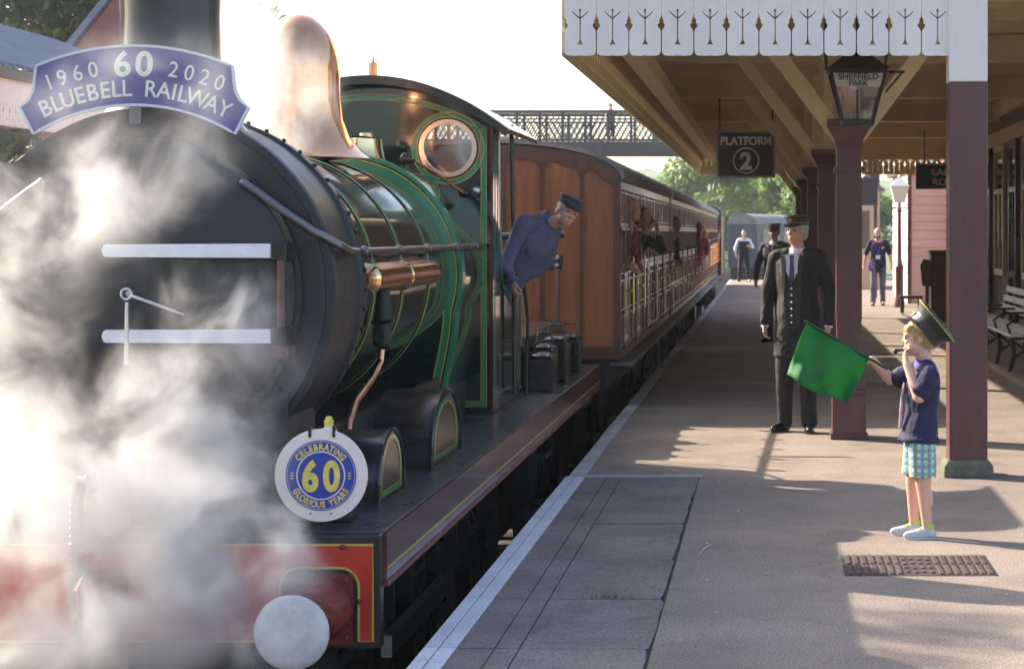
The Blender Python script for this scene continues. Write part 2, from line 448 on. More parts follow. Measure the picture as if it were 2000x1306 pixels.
M['coping'] = noise_mix_material('worn coping stone', (0.28, 0.28, 0.29), (0.46, 0.45, 0.47), 3.0, bump=0.3, bscale=70, speckle=0.15)
M['edgewhite'] = noise_mix_material('white edge paint', (0.50, 0.49, 0.54), (0.66, 0.64, 0.69), 4.0, bump=0.2, bscale=60, speckle=0.12, stains=.6)
M['ballast'] = noise_mix_material('ballast', (0.018, 0.016, 0.015), (0.06, 0.052, 0.048), 9.0, bump=1.0, bscale=16, speckle=0.5)
M['grass'] = noise_mix_material('rough grass', (0.05, 0.08, 0.02), (0.12, 0.15, 0.05), 0.4, bump=0.5, bscale=8)
M['hill'] = noise_mix_material('wooded hill', (0.035, 0.07, 0.03), (0.10, 0.15, 0.06), 0.06, bump=0.5, bscale=0.6, speckle=0.3)

g = MB(); g.add([(-420, -40, -1.35), (420, -40, -1.35), (420, 620, -1.35), (-420, 620, -1.35)], [(0, 1, 2, 3)])
tag(g.build('ground', M['grass'], recalc=False), kind='structure')
g = MB(); g.bb(-13.4, -1.5, -4, 240, -1.3, -1.12)
tag(g.build('trackbed', M['ballast']), kind='structure')
# platform body with joint grooves left between slabs
g = MB()
EX = -1.36                              # platform edge
g.bb(-0.46, 12, -3, 72, -1.2, 0)        # asphalt field
g.bb(-1.24, -0.46, 13.92, 72, -1.2, -0.001)
pl = g.build('platform', M['asphalt'], bevel=0); tag(pl, kind='structure')
g = MB(); g.bb(-1.30, -0.462, -3, 13.9, -1.2, -0.012)
tag(g.build('platform_base', M['ballast']), kind='structure')
# slabs
ys = [5.96, 7.06, 8.16, 9.27, 10.38, 11.66, 12.78, 13.88]
g = MB()
for i in range(len(ys) - 1):
    a, b = ys[i] + 0.007, ys[i + 1] - 0.006
    xr = -0.474 + random.uniform(-0.014, 0.010); zt = -0.003 + random.uniform(-0.004, 0.002)
    poly = [(-0.988, a)]
    for k in range(1, 12): poly.append((-0.988 + (xr + 0.988) * k / 12, a + random.uniform(-0.003, 0.005)))
    poly.append((xr - 0.01, a)); 
    for k in range(0, 13): poly.append((xr + random.uniform(-0.007, 0.005) - (0.012 if k in (0, 12) else 0), a + (b - a) * k / 12))
    for k in range(1, 12): poly.append((xr + (-0.988 - xr) * k / 12, b + random.uniform(-0.005, 0.003)))
    poly.append((-0.988, b)); g.prism(poly, -0.06, zt, 'xy')
    g.bb(-1.087, -0.994, a, b, -0.06, -0.004)
    g.bb(-1.237, -1.093, a, b, -0.06, -0.003)
tag(g.build('paving_slabs', M['slab'], bevel=0.004), kind='structure')
g = MB()
for i in range(len(ys) - 1):
    g.bb(-1.37, -1.312, ys[i] + 0.01, ys[i + 1] - 0.006, -0.10, 0.004)
    g.bb(-1.307, -1.242, ys[i] + 0.01, ys[i + 1] - 0.006, -0.10, 0.003)
tag(g.build('platform_edge_line', M['edgewhite'], bevel=0.003), kind='structure')
g = MB(); y = 13.9
while y < 71.5:
    g.bb(-1.355 + random.uniform(-0.006, 0.006), -1.245, y, y + 0.88, -0.12, 0.003); y += 0.9
tag(g.build('platform_coping', M['coping'], bevel=0.006), kind='structure')
g = MB(); g.bb(-1.24, -0.45, 13.87, 13.96, -0.02, 0.004)
tag(g.build('painted_cross_line', M['coping']), kind='structure')
g = MB(); g.bb(-1.30, -1.20, -3, 72, -1.2, -0.12)
M['brickdark'] = mat('dark brick', (0.05, 0.035, 0.03), 0.9, var=0.4, vscale=8)  # dark brown brick, shared with the opposite house wall
tag(g.build('platform_wall', M['brickdark']), kind='structure')
# far ramp and bright concrete beyond
g = MB(); g.add([(-1.36, 72, 0), (6, 72, 0), (6, 84, -1.1), (-1.36, 84, -1.1), (-1.36, 72, -1.2), (6, 72, -1.2), (6, 84, -1.2), (-1.36, 84, -1.2)],
                [(0, 1, 2, 3), (0, 3, 7, 4), (1, 5, 6, 2), (4, 7, 6, 5), (0, 4, 5, 1), (3, 2, 6, 7)])
tag(g.build('platform_ramp', M['coping']), kind='structure')
# left-hand far platform
g = MB(); g.bb(-24, -9.2, -3, 60, -1.2, 0); tag(g.build('opposite_platform', M['asphalt']), kind='structure')
# track
def track(cx, y0, y1, label):
    root = empty('railway_track', (cx, y0, -0.95), 0, label, 'track')
    for sx in (-0.7525, 0.7525):
        r = MB()
        r.bb(sx - 0.035, sx + 0.035, 0, y1 - y0, -0.03, 0.0); r.bb(sx - 0.012, sx + 0.012, 0, y1 - y0, -0.12, -0.03); r.bb(sx - 0.065, sx + 0.065, 0, y1 - y0, -0.14, -0.12)
        r.build('rail', M['railsteel'], root)
    s = MB(); y = 0.3
    while y < y1 - y0: s.bb(-1.3, 1.3, y, y + 0.25, -0.19, -0.14); y += 0.7
    s.build('sleepers', M['frameblack'], root)
    return root
track(-2.66, 0, 240, 'railway track under the steam train beside platform two')
track(-6.4, 0, 240, 'second railway track on the far side of the steam train')
# scattered crumbs and weeds on the platform joints
g = MB()
for k in range(70):
    x = -0.74 + random.gauss(0, 0.07); y = 9.29 + random.gauss(0, 0.008); h = random.uniform(0.008, 0.028)
    dx, dy = random.uniform(-0.01, 0.01), random.uniform(-0.01, 0.01)
    g.add([(x - 0.002, y, -0.02), (x + 0.002, y, -0.02), (x + dx, y + dy, h)], [(0, 1, 2)])
M['weed'] = mat('weed green', (0.05, 0.16, 0.02), 0.7)
tag(g.build('weeds', M['weed'], recalc=False), 'small tuft of green grass growing in a joint between paving slabs', 'grass', kind='stuff')
g = MB()
for k in range(60):
    x = random.uniform(-1.1, 2.2); y = random.uniform(7.9, 20); r = random.uniform(0.003, 0.007)
    g.ell((x, y, 0.002), (r, r * 1.6, 0.002), n=6, m=4)
M['litter'] = mat('pale grit', (0.5, 0.48, 0.44), 0.9)
tag(g.build('grit', M['litter']), 'pale grit specks scattered over the platform', 'grit', kind='stuff')
g = MB()   # straw-like twig on the asphalt
g.tube([(-0.345, 10.55, 0.004), (-0.33, 10.72, 0.006), (-0.30, 10.83, 0.004)], 0.003, 5)
tag(g.build('twig', M['litter']), 'thin pale twig lying on the dark platform surface', 'twig')
# drain cover
rt = empty('drain_cover', (0.74, 10.17, 0), 0, 'rusty slotted drain cover set in the platform in front of the boy', 'drain cover')
g = MB(); g.bb(-0.37, 0.37, -0.31, 0.31, -0.01, 0.003); g.build('cover_plate', M['drain'], rt)
g = MB()
x = -0.35
while x < 0.34:
    if not -0.07 < x < 0.06:
        for (a, b) in ((-0.28, -0.02), (0.02, 0.28)): g.bb(x, x + 0.022, a, b, 0.0, 0.010)
    else:
        for k in range(4): g.bb(x, x + 0.018, -0.26 + k * 0.13 + random.uniform(0, .03), -0.19 + k * 0.13, 0.0, 0.010)
    x += 0.040
g.build('cover_ribs', mat('worn drain rib', (0.11, 0.080, 0.074), 0.5, metal=0.3, var=0.3, vscale=20), rt, bevel=0.002)

# ------------------------------------------------------------------ canopy
PV = 13.9            # front valance distance
VB = 2.85            # valance bottom height
PITCH = 0.2205
def board_loops(h_top, fancy=True):
    """one valance board, local X across (0..PITCH), local Y up from bottom 0"""
    p = PITCH; n = 6; g_ = 0.004
    out = []
    # bottom with rounded corners and little cusps in the middle
    out += [(g_ + 0.030 - 0.030 * math.sin(t), 0.036 - 0.034 * math.cos(t) + 0.0) for t in [PI / 2 * (1 - i / n) for i in range(n + 1)]]
    out += [(p * 0.40, 0.0), (p * 0.44, 0.006), (p * 0.47, 0.0), (p * 0.5, 0.006), (p * 0.53, 0.0), (p * 0.56, 0.006), (p * 0.60, 0.0)]
    out += [(p - g_ - 0.030 + 0.030 * math.sin(t), 0.036 - 0.034 * math.cos(t)) for t in [PI / 2 * i / n for i in range(n + 1)]]
    # right edge: slot then finial
    def edge(side):
        e = [(0.004, 0.036), (0.004, 0.165), (0.010, 0.18), (0.022, 0.195), (0.026, 0.208), (0.022, 0.218), (0.012, 0.226), (0.016, 0.238), (0.010, 0.252), (0.004, 0.262), (0.002, 0.285), (0.001, 0.29), (0.001, h_top)]
        return [((p - a) if side else a, b) for a, b in e]
    out += edge(True)[1:]
    out += edge(False)[::-1][:-1]
    loops = [out]
    c = p / 2
    # arrow motif: slot, arrow foot, three-pronged head
    loops.append([(c - 0.022, 0.070), (c - 0.008, 0.080), (c + 0.000, 0.074), (c + 0.008, 0.080), (c + 0.022, 0.070), (c + 0.014, 0.088), (c + 0.006, 0.104), (c + 0.004, 0.118),
                  (c + 0.004, 0.250), (c + 0.012, 0.256), (c + 0.048, 0.288), (c + 0.056, 0.304), (c + 0.050, 0.304), (c + 0.040, 0.290), (c + 0.006, 0.264), (c + 0.004, 0.268), (c + 0.004, 0.296), (c + 0.008, 0.304), (c + 0.006, 0.316), (c, 0.322),
                  (c - 0.006, 0.316), (c - 0.008, 0.304), (c - 0.004, 0.296), (c - 0.004, 0.268), (c - 0.006, 0.264), (c - 0.040, 0.290), (c - 0.050, 0.304), (c - 0.056, 0.304), (c - 0.048, 0.288), (c - 0.012, 0.256), (c - 0.004, 0.250),
                  (c - 0.004, 0.118), (c - 0.006, 0.104), (c - 0.014, 0.088)])
    return loops
board_me = flat('_', board_loops(0.62), 0.022, Matrix.Identity(4), None)
canopy = empty('platform_canopy', (0, 0, 0), 0, 'long wooden platform canopy with white fretwork valance and cream timbers over platform two', 'canopy')
g = MB(); n = 12
for i in range(n):
    g.mesh(board_me, Matrix.Translation((-1.385 + i * PITCH, PV, VB)) @ Matrix.Rotation(PI / 2, 4, 'X'))
g.build('front_valance', M['white'], canopy, recalc=False)
g = MB(); y = PV
while y < 42:
    g.mesh(board_me, Matrix.Translation((-1.39, y + PITCH, VB)) @ Matrix.Rotation(-PI / 2, 4, 'Z') @ Matrix.Rotation(PI / 2, 4, 'X')); y += PITCH
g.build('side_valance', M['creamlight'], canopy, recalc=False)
g = MB(); x = -1.38
while x < 5.6:
    g.mesh(board_me, Matrix.Translation((x, 42.1, VB)) @ Matrix.Rotation(PI / 2, 4, 'X')); x += PITCH
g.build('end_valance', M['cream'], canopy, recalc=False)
BH = 3.52            # cross-beam underside
g = MB()
g.bb(-1.37, 8, 41.98, 42.06, 3.16, 4.2)
g.bb(-1.36, 8, 13.96, 14.06, 3.47, 4.15)
g.bb(-1.40, -1.36, 13.95, 42.0, 3.46, 4.1)
g.build('fascia', M['cream'], canopy)
g = MB()
for yb in (16.5, 22.5, 28.5, 34.5, 40.5):
    g.bb(-1.34, 8, yb - 0.12, yb + 0.12, BH, BH + 0.30)
g.build('cross_beam', M['cream'], canopy, bevel=0.01)
g = MB()
g.bb(-1.22, -1.06, 14.06, 41.9, 3.12, 3.30)      # edge plate carrying the gutter side
g.bb(0.55, 0.75, 14.06, 41.9, 3.86, 4.06); g.bb(3.80, 4.0, 14.06, 41.9, 3.6, 3.84)
g.build('longitudinal_beam', M['cream'], canopy, bevel=0.01)
g = MB()
yb = 14.6
while yb < 42:
    if min(abs(yb - q) for q in (16.5, 22.5, 28.5, 34.5, 40.5)) > 0.3:
        g.bar((-1.34, yb, 3.70), (8, yb, 4.05), 0.07, 0.13)
    yb += 1.2
g.build('rafter', M['cream'], canopy)
g = MB()
yb = 13.97
while yb < 42:
    g.bar((-1.42, yb + 0.07, 3.83), (8.0, yb + 0.07, 4.20), 0.136, 0.02); yb += 0.142
g.build('ceiling_boards', M['ceil'], canopy)
g = MB(); g.bar((-1.5, 27.95, 4.02), (8.2, 27.95, 4.40), 28.3, 0.05)
g.build('roof', M['roofgrey'], canopy)
# knee braces and iron rods by each column
g = MB(); ir = MB()
for k, yb in enumerate((16.5, 22.5, 28.5, 34.5, 40.5)):
    for sx in (-1, 1):
        g.bar((0.65 + sx * 0.07, yb, 2.42), (0.65 + sx * 0.92, yb, 3.55), 0.13, 0.10, up=(0, 1, 0))
        g.bar((0.65 + sx * 0.08, yb + .02, 2.95), (0.65 + sx * 0.48, yb + .02, 3.53), 0.10, 0.07, up=(0, 1, 0))
        g.bar((0.65, yb + sx * 0.07, 2.62), (0.65, yb + sx * 0.95, 3.88), 0.11, 0.10, up=(1, 0, 0))
    g.bb(0.56, 0.74, yb - 0.09, yb + 0.09, 2.56, 3.9)
g.build('knee_brace', M['cream'], canopy, bevel=0.008)

def column(yb, label):
    root = empty('canopy_column', (0.65, yb, 0), 0, label, 'column', 'maroon iron columns carrying the canopy')
    b = MB(); b.bb(-0.135, 0.135, -0.135, 0.135, 0, 0.36); b.bb(-0.15, 0.15, -0.15, 0.15, 0, 0.05); b.bb(-0.145, 0.145, -0.145, 0.145, 0.36, 0.40)
    b.bb(-0.125, 0.125, -0.125, 0.125, 0.40, 0.50); b.build('column_base', M['maroon'], root, bevel=0.008)
    b = MB(); b.bb(-0.098, 0.098, -0.098, 0.098, 0.5, 2.22)
    for s in (-1, 1):
        b.bb(s * 0.098, s * 0.104, -0.075, 0.075, 0.95, 2.05); b.bb(-0.075, 0.075, s * 0.098, s * 0.104, 0.95, 2.05)
    b.bb(-0.115, 0.115, -0.115, 0.115, 0.72, 0.76); b.bb(-0.118, 0.118, -0.118, 0.118, 2.14, 2.18)
    b.build('shaft', M['maroon'], root, bevel=0.006)
    b = MB()
    prof = [(0.10, 2.22), (0.10, 2.34), (0.115, 2.40), (0.15, 2.46), (0.175, 2.50), (0.175, 2.56)]
    for i in range(len(prof) - 1):
        r0, z0 = prof[i]; r1, z1 = prof[i + 1]
        q = [(-r0, -r0, z0), (r0, -r0, z0), (r0, r0, z0), (-r0, r0, z0), (-r1, -r1, z1), (r1, -r1, z1), (r1, r1, z1), (-r1, r1, z1)]
        b.add(q, [(0, 1, 5, 4), (1, 2, 6, 5), (2, 3, 7, 6), (3, 0, 4, 7)] + ([(0, 3, 2, 1)] if i == 0 else []) + ([(4, 5, 6, 7)] if i == len(prof) - 2 else []))
    b.build('capital', M['maroon'], root)
    return root
for i, yb in enumerate((16.5, 22.5, 28.5, 34.5, 40.5)):
    column(yb, ['nearest maroon column, with the lantern hanging in front of it', 'second maroon column, just behind the one with the lantern', 'third maroon column back along the canopy', 'fourth maroon column back, mostly hidden behind nearer ones', 'fifth and farthest maroon column, at the end of the canopy'][i])
# end post
rt = empty('canopy_end_post', (1.355, 13.97, 0), 0, 'thick square timber post, maroon below and white above, beside the boy', 'post')
g = MB(); g.bb(-0.130, 0.130, -0.13, 0.13, 0.10, 2.67); g.build('lower_post', M['maroon'], rt, bevel=0.012)
g = MB(); g.bb(-0.131, 0.131, -0.131, 0.131, 2.67, 4.2); g.build('upper_post', M['white'], rt, bevel=0.012)
g = MB(); g.add([(-.17, -.17, 0), (.17, -.17, 0), (.17, .17, 0), (-.17, .17, 0), (-.165, -.165, .08), (.165, -.165, .08), (.165, .165, .08), (-.165, .165, .08), (-.14, -.14, .115), (.14, -.14, .115), (.14, .14, .115), (-.14, .14, .115)],
               [(0, 3, 2, 1), (0, 1, 5, 4), (1, 2, 6, 5), (2, 3, 7, 6), (3, 0, 4, 7), (4, 5, 9, 8), (5, 6, 10, 9), (6, 7, 11, 10), (7, 4, 8, 11), (8, 9, 10, 11)])
g.build('concrete_foot', M['concrete'], rt, bevel=0.01)

# ------------------------------------------------------------------ lantern in front of the first column
M['lampglass'] = glass_mat('lantern glass', (0.85, 0.83, 0.80), 0.08)
M['frost'] = mat('etched glass band', (0.60, 0.54, 0.50), 0.5)
def frustum(mb, h0, h1, z0, z1):
    q = [(-h0, -h0, z0), (h0, -h0, z0), (h0, h0, z0), (-h0, h0, z0), (-h1, -h1, z1), (h1, -h1, z1), (h1, h1, z1), (-h1, h1, z1)]
    return mb.add(q, [(0, 1, 5, 4), (1, 2, 6, 5), (2, 3, 7, 6), (3, 0, 4, 7), (0, 3, 2, 1), (4, 5, 6, 7)])
rt = empty('station_lantern', (0.680, 15.6, 2.50), 0, 'black tapering glass lantern lettered Sheffield Park hanging under the canopy', 'lantern')
def lant_half(z): return 0.115 + (0.200 - 0.115) * z / 0.36
g = MB()
for sx in (-1, 1):
    for sy in (-1, 1):
        g.bar((sx * 0.115, sy * 0.115, 0), (sx * 0.205, sy * 0.205, 0.37), 0.018, 0.018)
for s in (-1, 1):
    g.bar((-0.115, s * 0.115, 0.0), (0.115, s * 0.115, 0.0), 0.02, 0.02); g.bar((s * 0.115, -0.115, 0.0), (s * 0.115, 0.115, 0.0), 0.02, 0.02)
    g.bar((-0.205, s * 0.205, 0.37), (0.205, s * 0.205, 0.37), 0.022, 0.03); g.bar((s * 0.205, -0.205, 0.37), (s * 0.205, 0.205, 0.37), 0.022, 0.03)
g.bb(-0.12, 0.12, -0.12, 0.12, -0.035, -0.012)
g.build('lantern_frame', M['iron'], rt)
g = MB(); frustum(g, 0.235, 0.10, 0.385, 0.50); frustum(g, 0.10, 0.12, 0.505, 0.53); frustum(g, 0.12, 0.03, 0.532, 0.60)
g.lathe([(0.02, 0.60), (0.03, 0.63), (0.012, 0.66), (0.012, 1.25)], n=12)
g.build('lantern_roof', M['iron'], rt)
g = MB()
for sx, x in ((-1, -0.235), (1, 0.215)): g.tube([(x, 0, 0.39), (x * 1.05, 0, 0.62), (x * 0.9, 0, 1.2)], 0.012, 6)
g.tube([(0.235, 0, 0.375), (0.36, 0, 0.375)], 0.012, 6)
g.tube([(0.345, 0, 0.375), (0.215, 0, 0.22)], 0.009, 6)
g.build('lantern_bracket', M['iron'], rt)
for (dx, dy) in ((0, -1), (0, 1), (1, 0), (-1, 0)):
    def pt(u, z, off=0):
        hh = lant_half(z) + off
        return (u * hh, dy * hh, z) if dx == 0 else (dx * hh, u * hh, z)
    g = MB(); g.add([pt(-.97, 0.01), pt(.97, 0.01), pt(.97, 0.355), pt(-.97, 0.355)], [(0, 1, 2, 3)])
    g.build('pane', M['lampglass'], rt, recalc=False)
g = MB(); y1 = -lant_half(0.25) - 0.003; y2 = -lant_half(0.35) - 0.003
g.add([(-.172, y1, .25), (.172, y1, .25), (.192, y2, .35), (-.192, y2, .35)], [(0, 1, 2, 3)])
g.build('name_band', M['frost'], rt, recalc=False)
g = MB(); tl = Matrix.Rotation(-math.atan(.085 / .36), 4, 'X')
g.mesh(text_mesh('SHEFFIELD', 0.066, 0.001, 0.0008), Matrix.Translation((0, y1 - 0.024, .303)) @ Matrix.Rotation(PI / 2 + math.atan(.085 / .36), 4, 'X'))
g.mesh(text_mesh('PARK', 0.060, 0.001, 0.0008), Matrix.Translation((0, y1 - 0.006, .256)) @ Matrix.Rotation(PI / 2 + math.atan(.085 / .36), 4, 'X'))
g.build('lettering', M['iron'], rt, recalc=False)
g = MB(); g.tube([(0, 0, 0), (0, 0, 0.24)], 0.008, 6); g.build('gas_pipe', M['iron'], rt)
g = MB()
for x in (-0.05, -0.02, 0.02, 0.05): g.lathe([(0.012, 0.0), (0.016, 0.03), (0.012, 0.075)], (x, -0.01, 0.01), n=10)
g.build('burner', M['lampwhite'], rt, smooth=True)

# ------------------------------------------------------------------ hanging signs
def hang_sign(name, loc, wd, ht, label, cat, chains, lines):
    rt = empty(name, loc, 0, label, cat)
    g = MB(); g.bb(-wd / 2, wd / 2, -0.02, 0.02, -ht, 0); g.build('sign_panel', M['signblack'], rt)
    g = MB(); t = 0.028
    g.bb(-wd / 2 - t, wd / 2 + t, -0.03, 0.03, 0, t); g.bb(-wd / 2 - t, wd / 2 + t, -0.03, 0.03, -ht - t, -ht)
    g.bb(-wd / 2 - t, -wd / 2, -0.03, 0.03, -ht, 0); g.bb(wd / 2, wd / 2 + t, -0.03, 0.03, -ht, 0)
    g.build('sign_frame', M['signframe'], rt)
    g = MB()
    for x in chains: g.tube([(x, 0, t), (x, 0, t + 3.5 - loc[2] + 0.02)], 0.012, 6)
    g.build('hanging_rod', M['iron'], rt)
    g = MB(); lines(g); g.build('lettering', M['signframe'] if 0 else mat('pale sign lettering', (0.80, 0.76, 0.68), 0.5), rt, recalc=False)
    return rt
def L2(g):
    g.mesh(text_mesh('PLATFORM', 0.158, 0.002, 0.006), face_cam(0, -0.026, -0.165, 0, 0.92))
    g.mesh(text_mesh('2', 0.32, 0.002, 0.014), face_cam(0, -0.026, -0.50))
    g.ribbon(circ(0, -0.385, 0.175, 40), 0.016, -0.028, -0.022, closed=True)
hang_sign('platform_sign', (-0.305, 28.5, 3.04), 0.76, 0.595, 'black hanging sign reading PLATFORM 2', 'sign', (-0.37, 0.37), L2)
def LL(g):
    g.mesh(text_mesh('LADIES', 0.165, 0.002, 0.004), face_cam(0.03, -0.026, -0.19, 0, 1.15))
    g.mesh(text_mesh('ROOM', 0.165, 0.002, 0.004), face_cam(0.03, -0.026, -0.37, 0, 1.15))
hang_sign('room_sign', (3.30, 38.0, 2.91), 1.06, 0.42, 'black hanging sign reading LADIES ROOM, half hidden by the thick post', 'sign', (-0.4, 0.4), LL)
# ------------------------------------------------------------------ station building and platform furniture on the right
M['paneglass'] = mat('dark window glass', (0.02, 0.022, 0.025), 0.05, coat=0.5)
M['clap'] = mat('pink brown clapboard', (0.56, 0.43, 0.42), 0.55, var=0.12, vscale=2, streak=(0.4, 0.4, 3))
M['orangewall'] = mat('red orange brick', (0.50, 0.20, 0.10), 0.8, var=0.2, vscale=6)  # red-orange is the brick's own colour
bld = empty('station_building', (3.9, 20, 0), 0, 'dark panelled station building wall with tall glazed doors behind the bench', 'building')
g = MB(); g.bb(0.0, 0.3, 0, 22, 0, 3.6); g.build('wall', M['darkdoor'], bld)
g = MB(); g.bb(-0.05, 0.0, 0, 22, 3.12, 3.35); g.bb(-0.04, 0.0, 0, 22, 0, 0.25); g.build('cornice', M['creamlight'], bld)
y = 0.4; k = 0
while y < 21.5:
    w_ = 0.95 if k % 2 == 0 else 1.35
    f = MB(); t = 0.09
    f.bb(-0.06, -0.002, y, y + t, 0.25 if k % 2 == 0 else 0.95, 3.1); f.bb(-0.06, -0.002, y + w_ - t, y + w_, 0.25 if k % 2 == 0 else 0.95, 3.1)
    f.bb(-0.06, -0.002, y + t, y + w_ - t, 3.0, 3.1); f.bb(-0.06, -0.002, y + t, y + w_ - t, 2.3, 2.38); f.bb(-0.06, -0.002, y + t, y + w_ - t, 0.95, 1.05)
    f.bb(-0.055, -0.002, y + w_ / 2 - 0.02, y + w_ / 2 + 0.02, 1.05, 2.3)
    fo = f.build('door' if k % 2 == 0 else 'window', M['darkdoor'] if k % 2 == 0 else M['creamlight'], bld)
    p_ = MB(); p_.bb(-0.03, -0.022, y + t, y + w_ - t, 1.05, 3.0); p_.build('pane', M['paneglass'], fo)
    y += w_ + 0.75; k += 1

# bench with white slats on black iron ends
rt = empty('platform_bench', (3.15, 26.6, 0), 0, 'long slatted platform bench with pale slats on black iron legs', 'bench')
g = MB()
for z, x in ((0.62, 0.16), (0.74, 0.20), (0.86, 0.24)): g.bar((x, -2.4, z), (x, 2.4, z), 0.025, 0.085, up=(0, 0, 1))
g.build('backrest', M['silver'], rt, bevel=0.006)
g = MB()
for x in (-0.26, -0.17, -0.08, 0.01, 0.10): g.bb(x - 0.038, x + 0.038, -2.4, 2.4, 0.42, 0.45)
g.build('seat', M['silver'], rt, bevel=0.006)
for y in (-2.2, -0.75, 0.75, 2.2):
    g = MB(); g.tube([(-0.27, y, 0.0), (-0.22, y, 0.2), (-0.25, y, 0.41)], 0.03, 6)
    g.tube([(0.16, y, 0.0), (0.08, y, 0.2), (0.13, y, 0.42), (0.20, y, 0.66), (0.275, y, 0.92)], 0.028, 6)
    g.bb(-0.27, 0.14, y - 0.02, y + 0.02, 0.375, 0.415); g.tube([(-0.25, y, 0.15), (-0.05, y, 0.28), (0.13, y, 0.15)], 0.02, 6)
    g.tube([(-0.25, y, .41), (-0.30, y, .55), (-0.18, y, .64), (0.17, y, .64)], 0.018, 6)
    g.build('leg', M['iron'], rt, smooth=True)
# platform trolley / luggage beneath and beyond
def suitcase(loc, d, rz, label, m):
    rt = empty('suitcase', loc, rz, label, 'suitcase')
    g = MB(); g.bb(-d[0] / 2, d[0] / 2, -d[1] / 2, d[1] / 2, 0, d[2]); g.build('case_shell', m, rt, bevel=0.02)
    g = MB()
    for x in (-d[0] * 0.3, d[0] * 0.3): g.bb(x - 0.02, x + 0.02, -d[1] / 2 - 0.004, d[1] / 2 + 0.004, -0.0 + 0.002, d[2] + 0.005)
    g.build('strap', M['leather'], rt)
    g = MB(); g.tube([(-0.07, 0, d[2]), (-0.06, 0, d[2] + 0.04), (0.06, 0, d[2] + 0.04), (0.07, 0, d[2])], 0.01, 6); g.build('handle', M['leather'], rt)
# dark upright cabinet with things beside it
rt = empty('luggage_cabinet', (3.25, 38.3, 0), 0, 'tall dark wooden cabinet standing on the platform behind the thick post', 'cabinet')
g = MB(); g.bb(-0.22, 0.35, -0.25, 0.25, 0.06, 1.28); g.build('cabinet_body', M['darkdoor'], rt, bevel=0.01)
g = MB(); g.bb(-0.25, 0.38, -0.28, 0.28, 1.28, 1.33); g.bb(-0.24, 0.37, -0.27, 0.27, 0, 0.06); g.build('cabinet_top', M['teak_dark'], rt, bevel=0.01)
for z0, z1 in ((0.12, 0.62), (0.68, 1.22)):
    g = MB(); g.bb(-0.17, 0.30, -0.262, -0.252, z0, z1); g.build('door', M['teak_dark'], rt, bevel=0.006)
rt = empty('wooden_stand', (2.93, 38.0, 0), 0, 'slim wooden stand with a curved teak head left of the dark cabinet', 'stand')
g = MB(); g.tube([(0.02, 0, 0), (0.02, 0, 0.66)], 0.035, 8); g.tube([(-.12, 0, 0.02), (.16, 0, 0.02)], 0.03, 6); g.build('stand_post', M['teak_end'], rt)
g = MB(); g.prism([(-0.07, 0.66), (0.09, 0.66), (0.10, 0.9), (0.09, 1.15), (-0.05, 1.17), (-0.11, 1.05), (-0.09, 0.85)], -0.05, 0.05); g.build('stand_head', M['teak_dark'], rt, bevel=0.01)
rt = empty('small_table', (2.95, 42.3, 0), 0, 'small dark platform table at the foot of the far lamp post', 'table')
g = MB(); g.bb(-0.24, 0.24, -0.2, 0.2, 0.30, 0.36); g.build('tabletop', M['darkdoor'], rt, bevel=0.01)
for x in (-0.18, 0.18):
    for y in (-0.14, 0.14):
        g = MB(); g.bb(x - 0.03, x + 0.03, y - 0.03, y + 0.03, 0, 0.30); g.build('leg', M['darkdoor'], rt)

# far platform lamp
def lamp_post(loc, label):
    rt = empty('platform_lamp', loc, 0, label, 'lamp')
    g = MB(); g.lathe([(0.11, 0), (0.11, 0.1), (0.085, 0.18), (0.085, 0.85), (0.10, 0.9), (0.06, 0.98), (0.045, 1.1), (0.035, 2.1), (0.06, 2.14), (0.03, 2.2), (0.03, 2.32)], n=14)
    g.tube([(-0.2, 0, 2.2), (0.2, 0, 2.2)], 0.015, 6); g.build('lamp_pole', M['maroon'], rt, smooth=True)
    g = MB(); frustum(g, 0.11, 0.20, 2.32, 2.68); frustum(g, 0.22, 0.05, 2.685, 2.85); g.lathe([(0.03, 2.85), (0.04, 2.90), (0.0, 2.96)], n=10)
    g.build('lamp_head', M['lampwhite'], rt)
lamp_post((2.92, 45.5, 0), 'pale-headed lamp on a maroon post in front of the pink clapboard hut')
# clapboard hut
hut = empty('clapboard_hut', (3.3, 48, 0), 0, 'pink brown clapboard hut at the far end of the canopy', 'hut')
g = MB(); z = 0.12
while z < 2.95: 
    g.add([(0, -0.025, z), (1.15, -0.025, z), (1.15, 0, z + 0.2), (0, 0, z + 0.2), (0, 0, z), (1.15, 0, z)], [(0, 1, 2, 3), (0, 4, 5, 1)])
    g.add([(-0.02, 0, z), (0, 0, z + 0.2), (0, 6, z + 0.2), (-0.02, 6, z)], [(0, 1, 2, 3)]); z += 0.2
g.bb(0.005, 1.145, 0.005, 6, 0, 3.1); g.build('wall', M['clap'], hut, recalc=False)
g = MB(); g.bb(-0.03, 0.06, -0.05, 0.005, 0, 3.1); g.bb(-0.15, 1.3, -0.2, 6.2, 3.1, 3.2); g.build('trim', M['maroon'], hut)
br = empty('brick_office', (4.5, 46.5, 0), 0, 'red orange brick office between the hut and the dark doors', 'building')
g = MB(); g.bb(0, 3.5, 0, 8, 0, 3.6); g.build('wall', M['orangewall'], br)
g = MB(); g.bb(0.12, 0.30, -0.03, -0.002, 0.2, 2.1); g.build('door', M['maroon'], br)
f = MB(); f.bb(0.10, 0.32, -0.03, -0.002, 2.15, 2.8); f.build('window', M['lampwhite'], br)
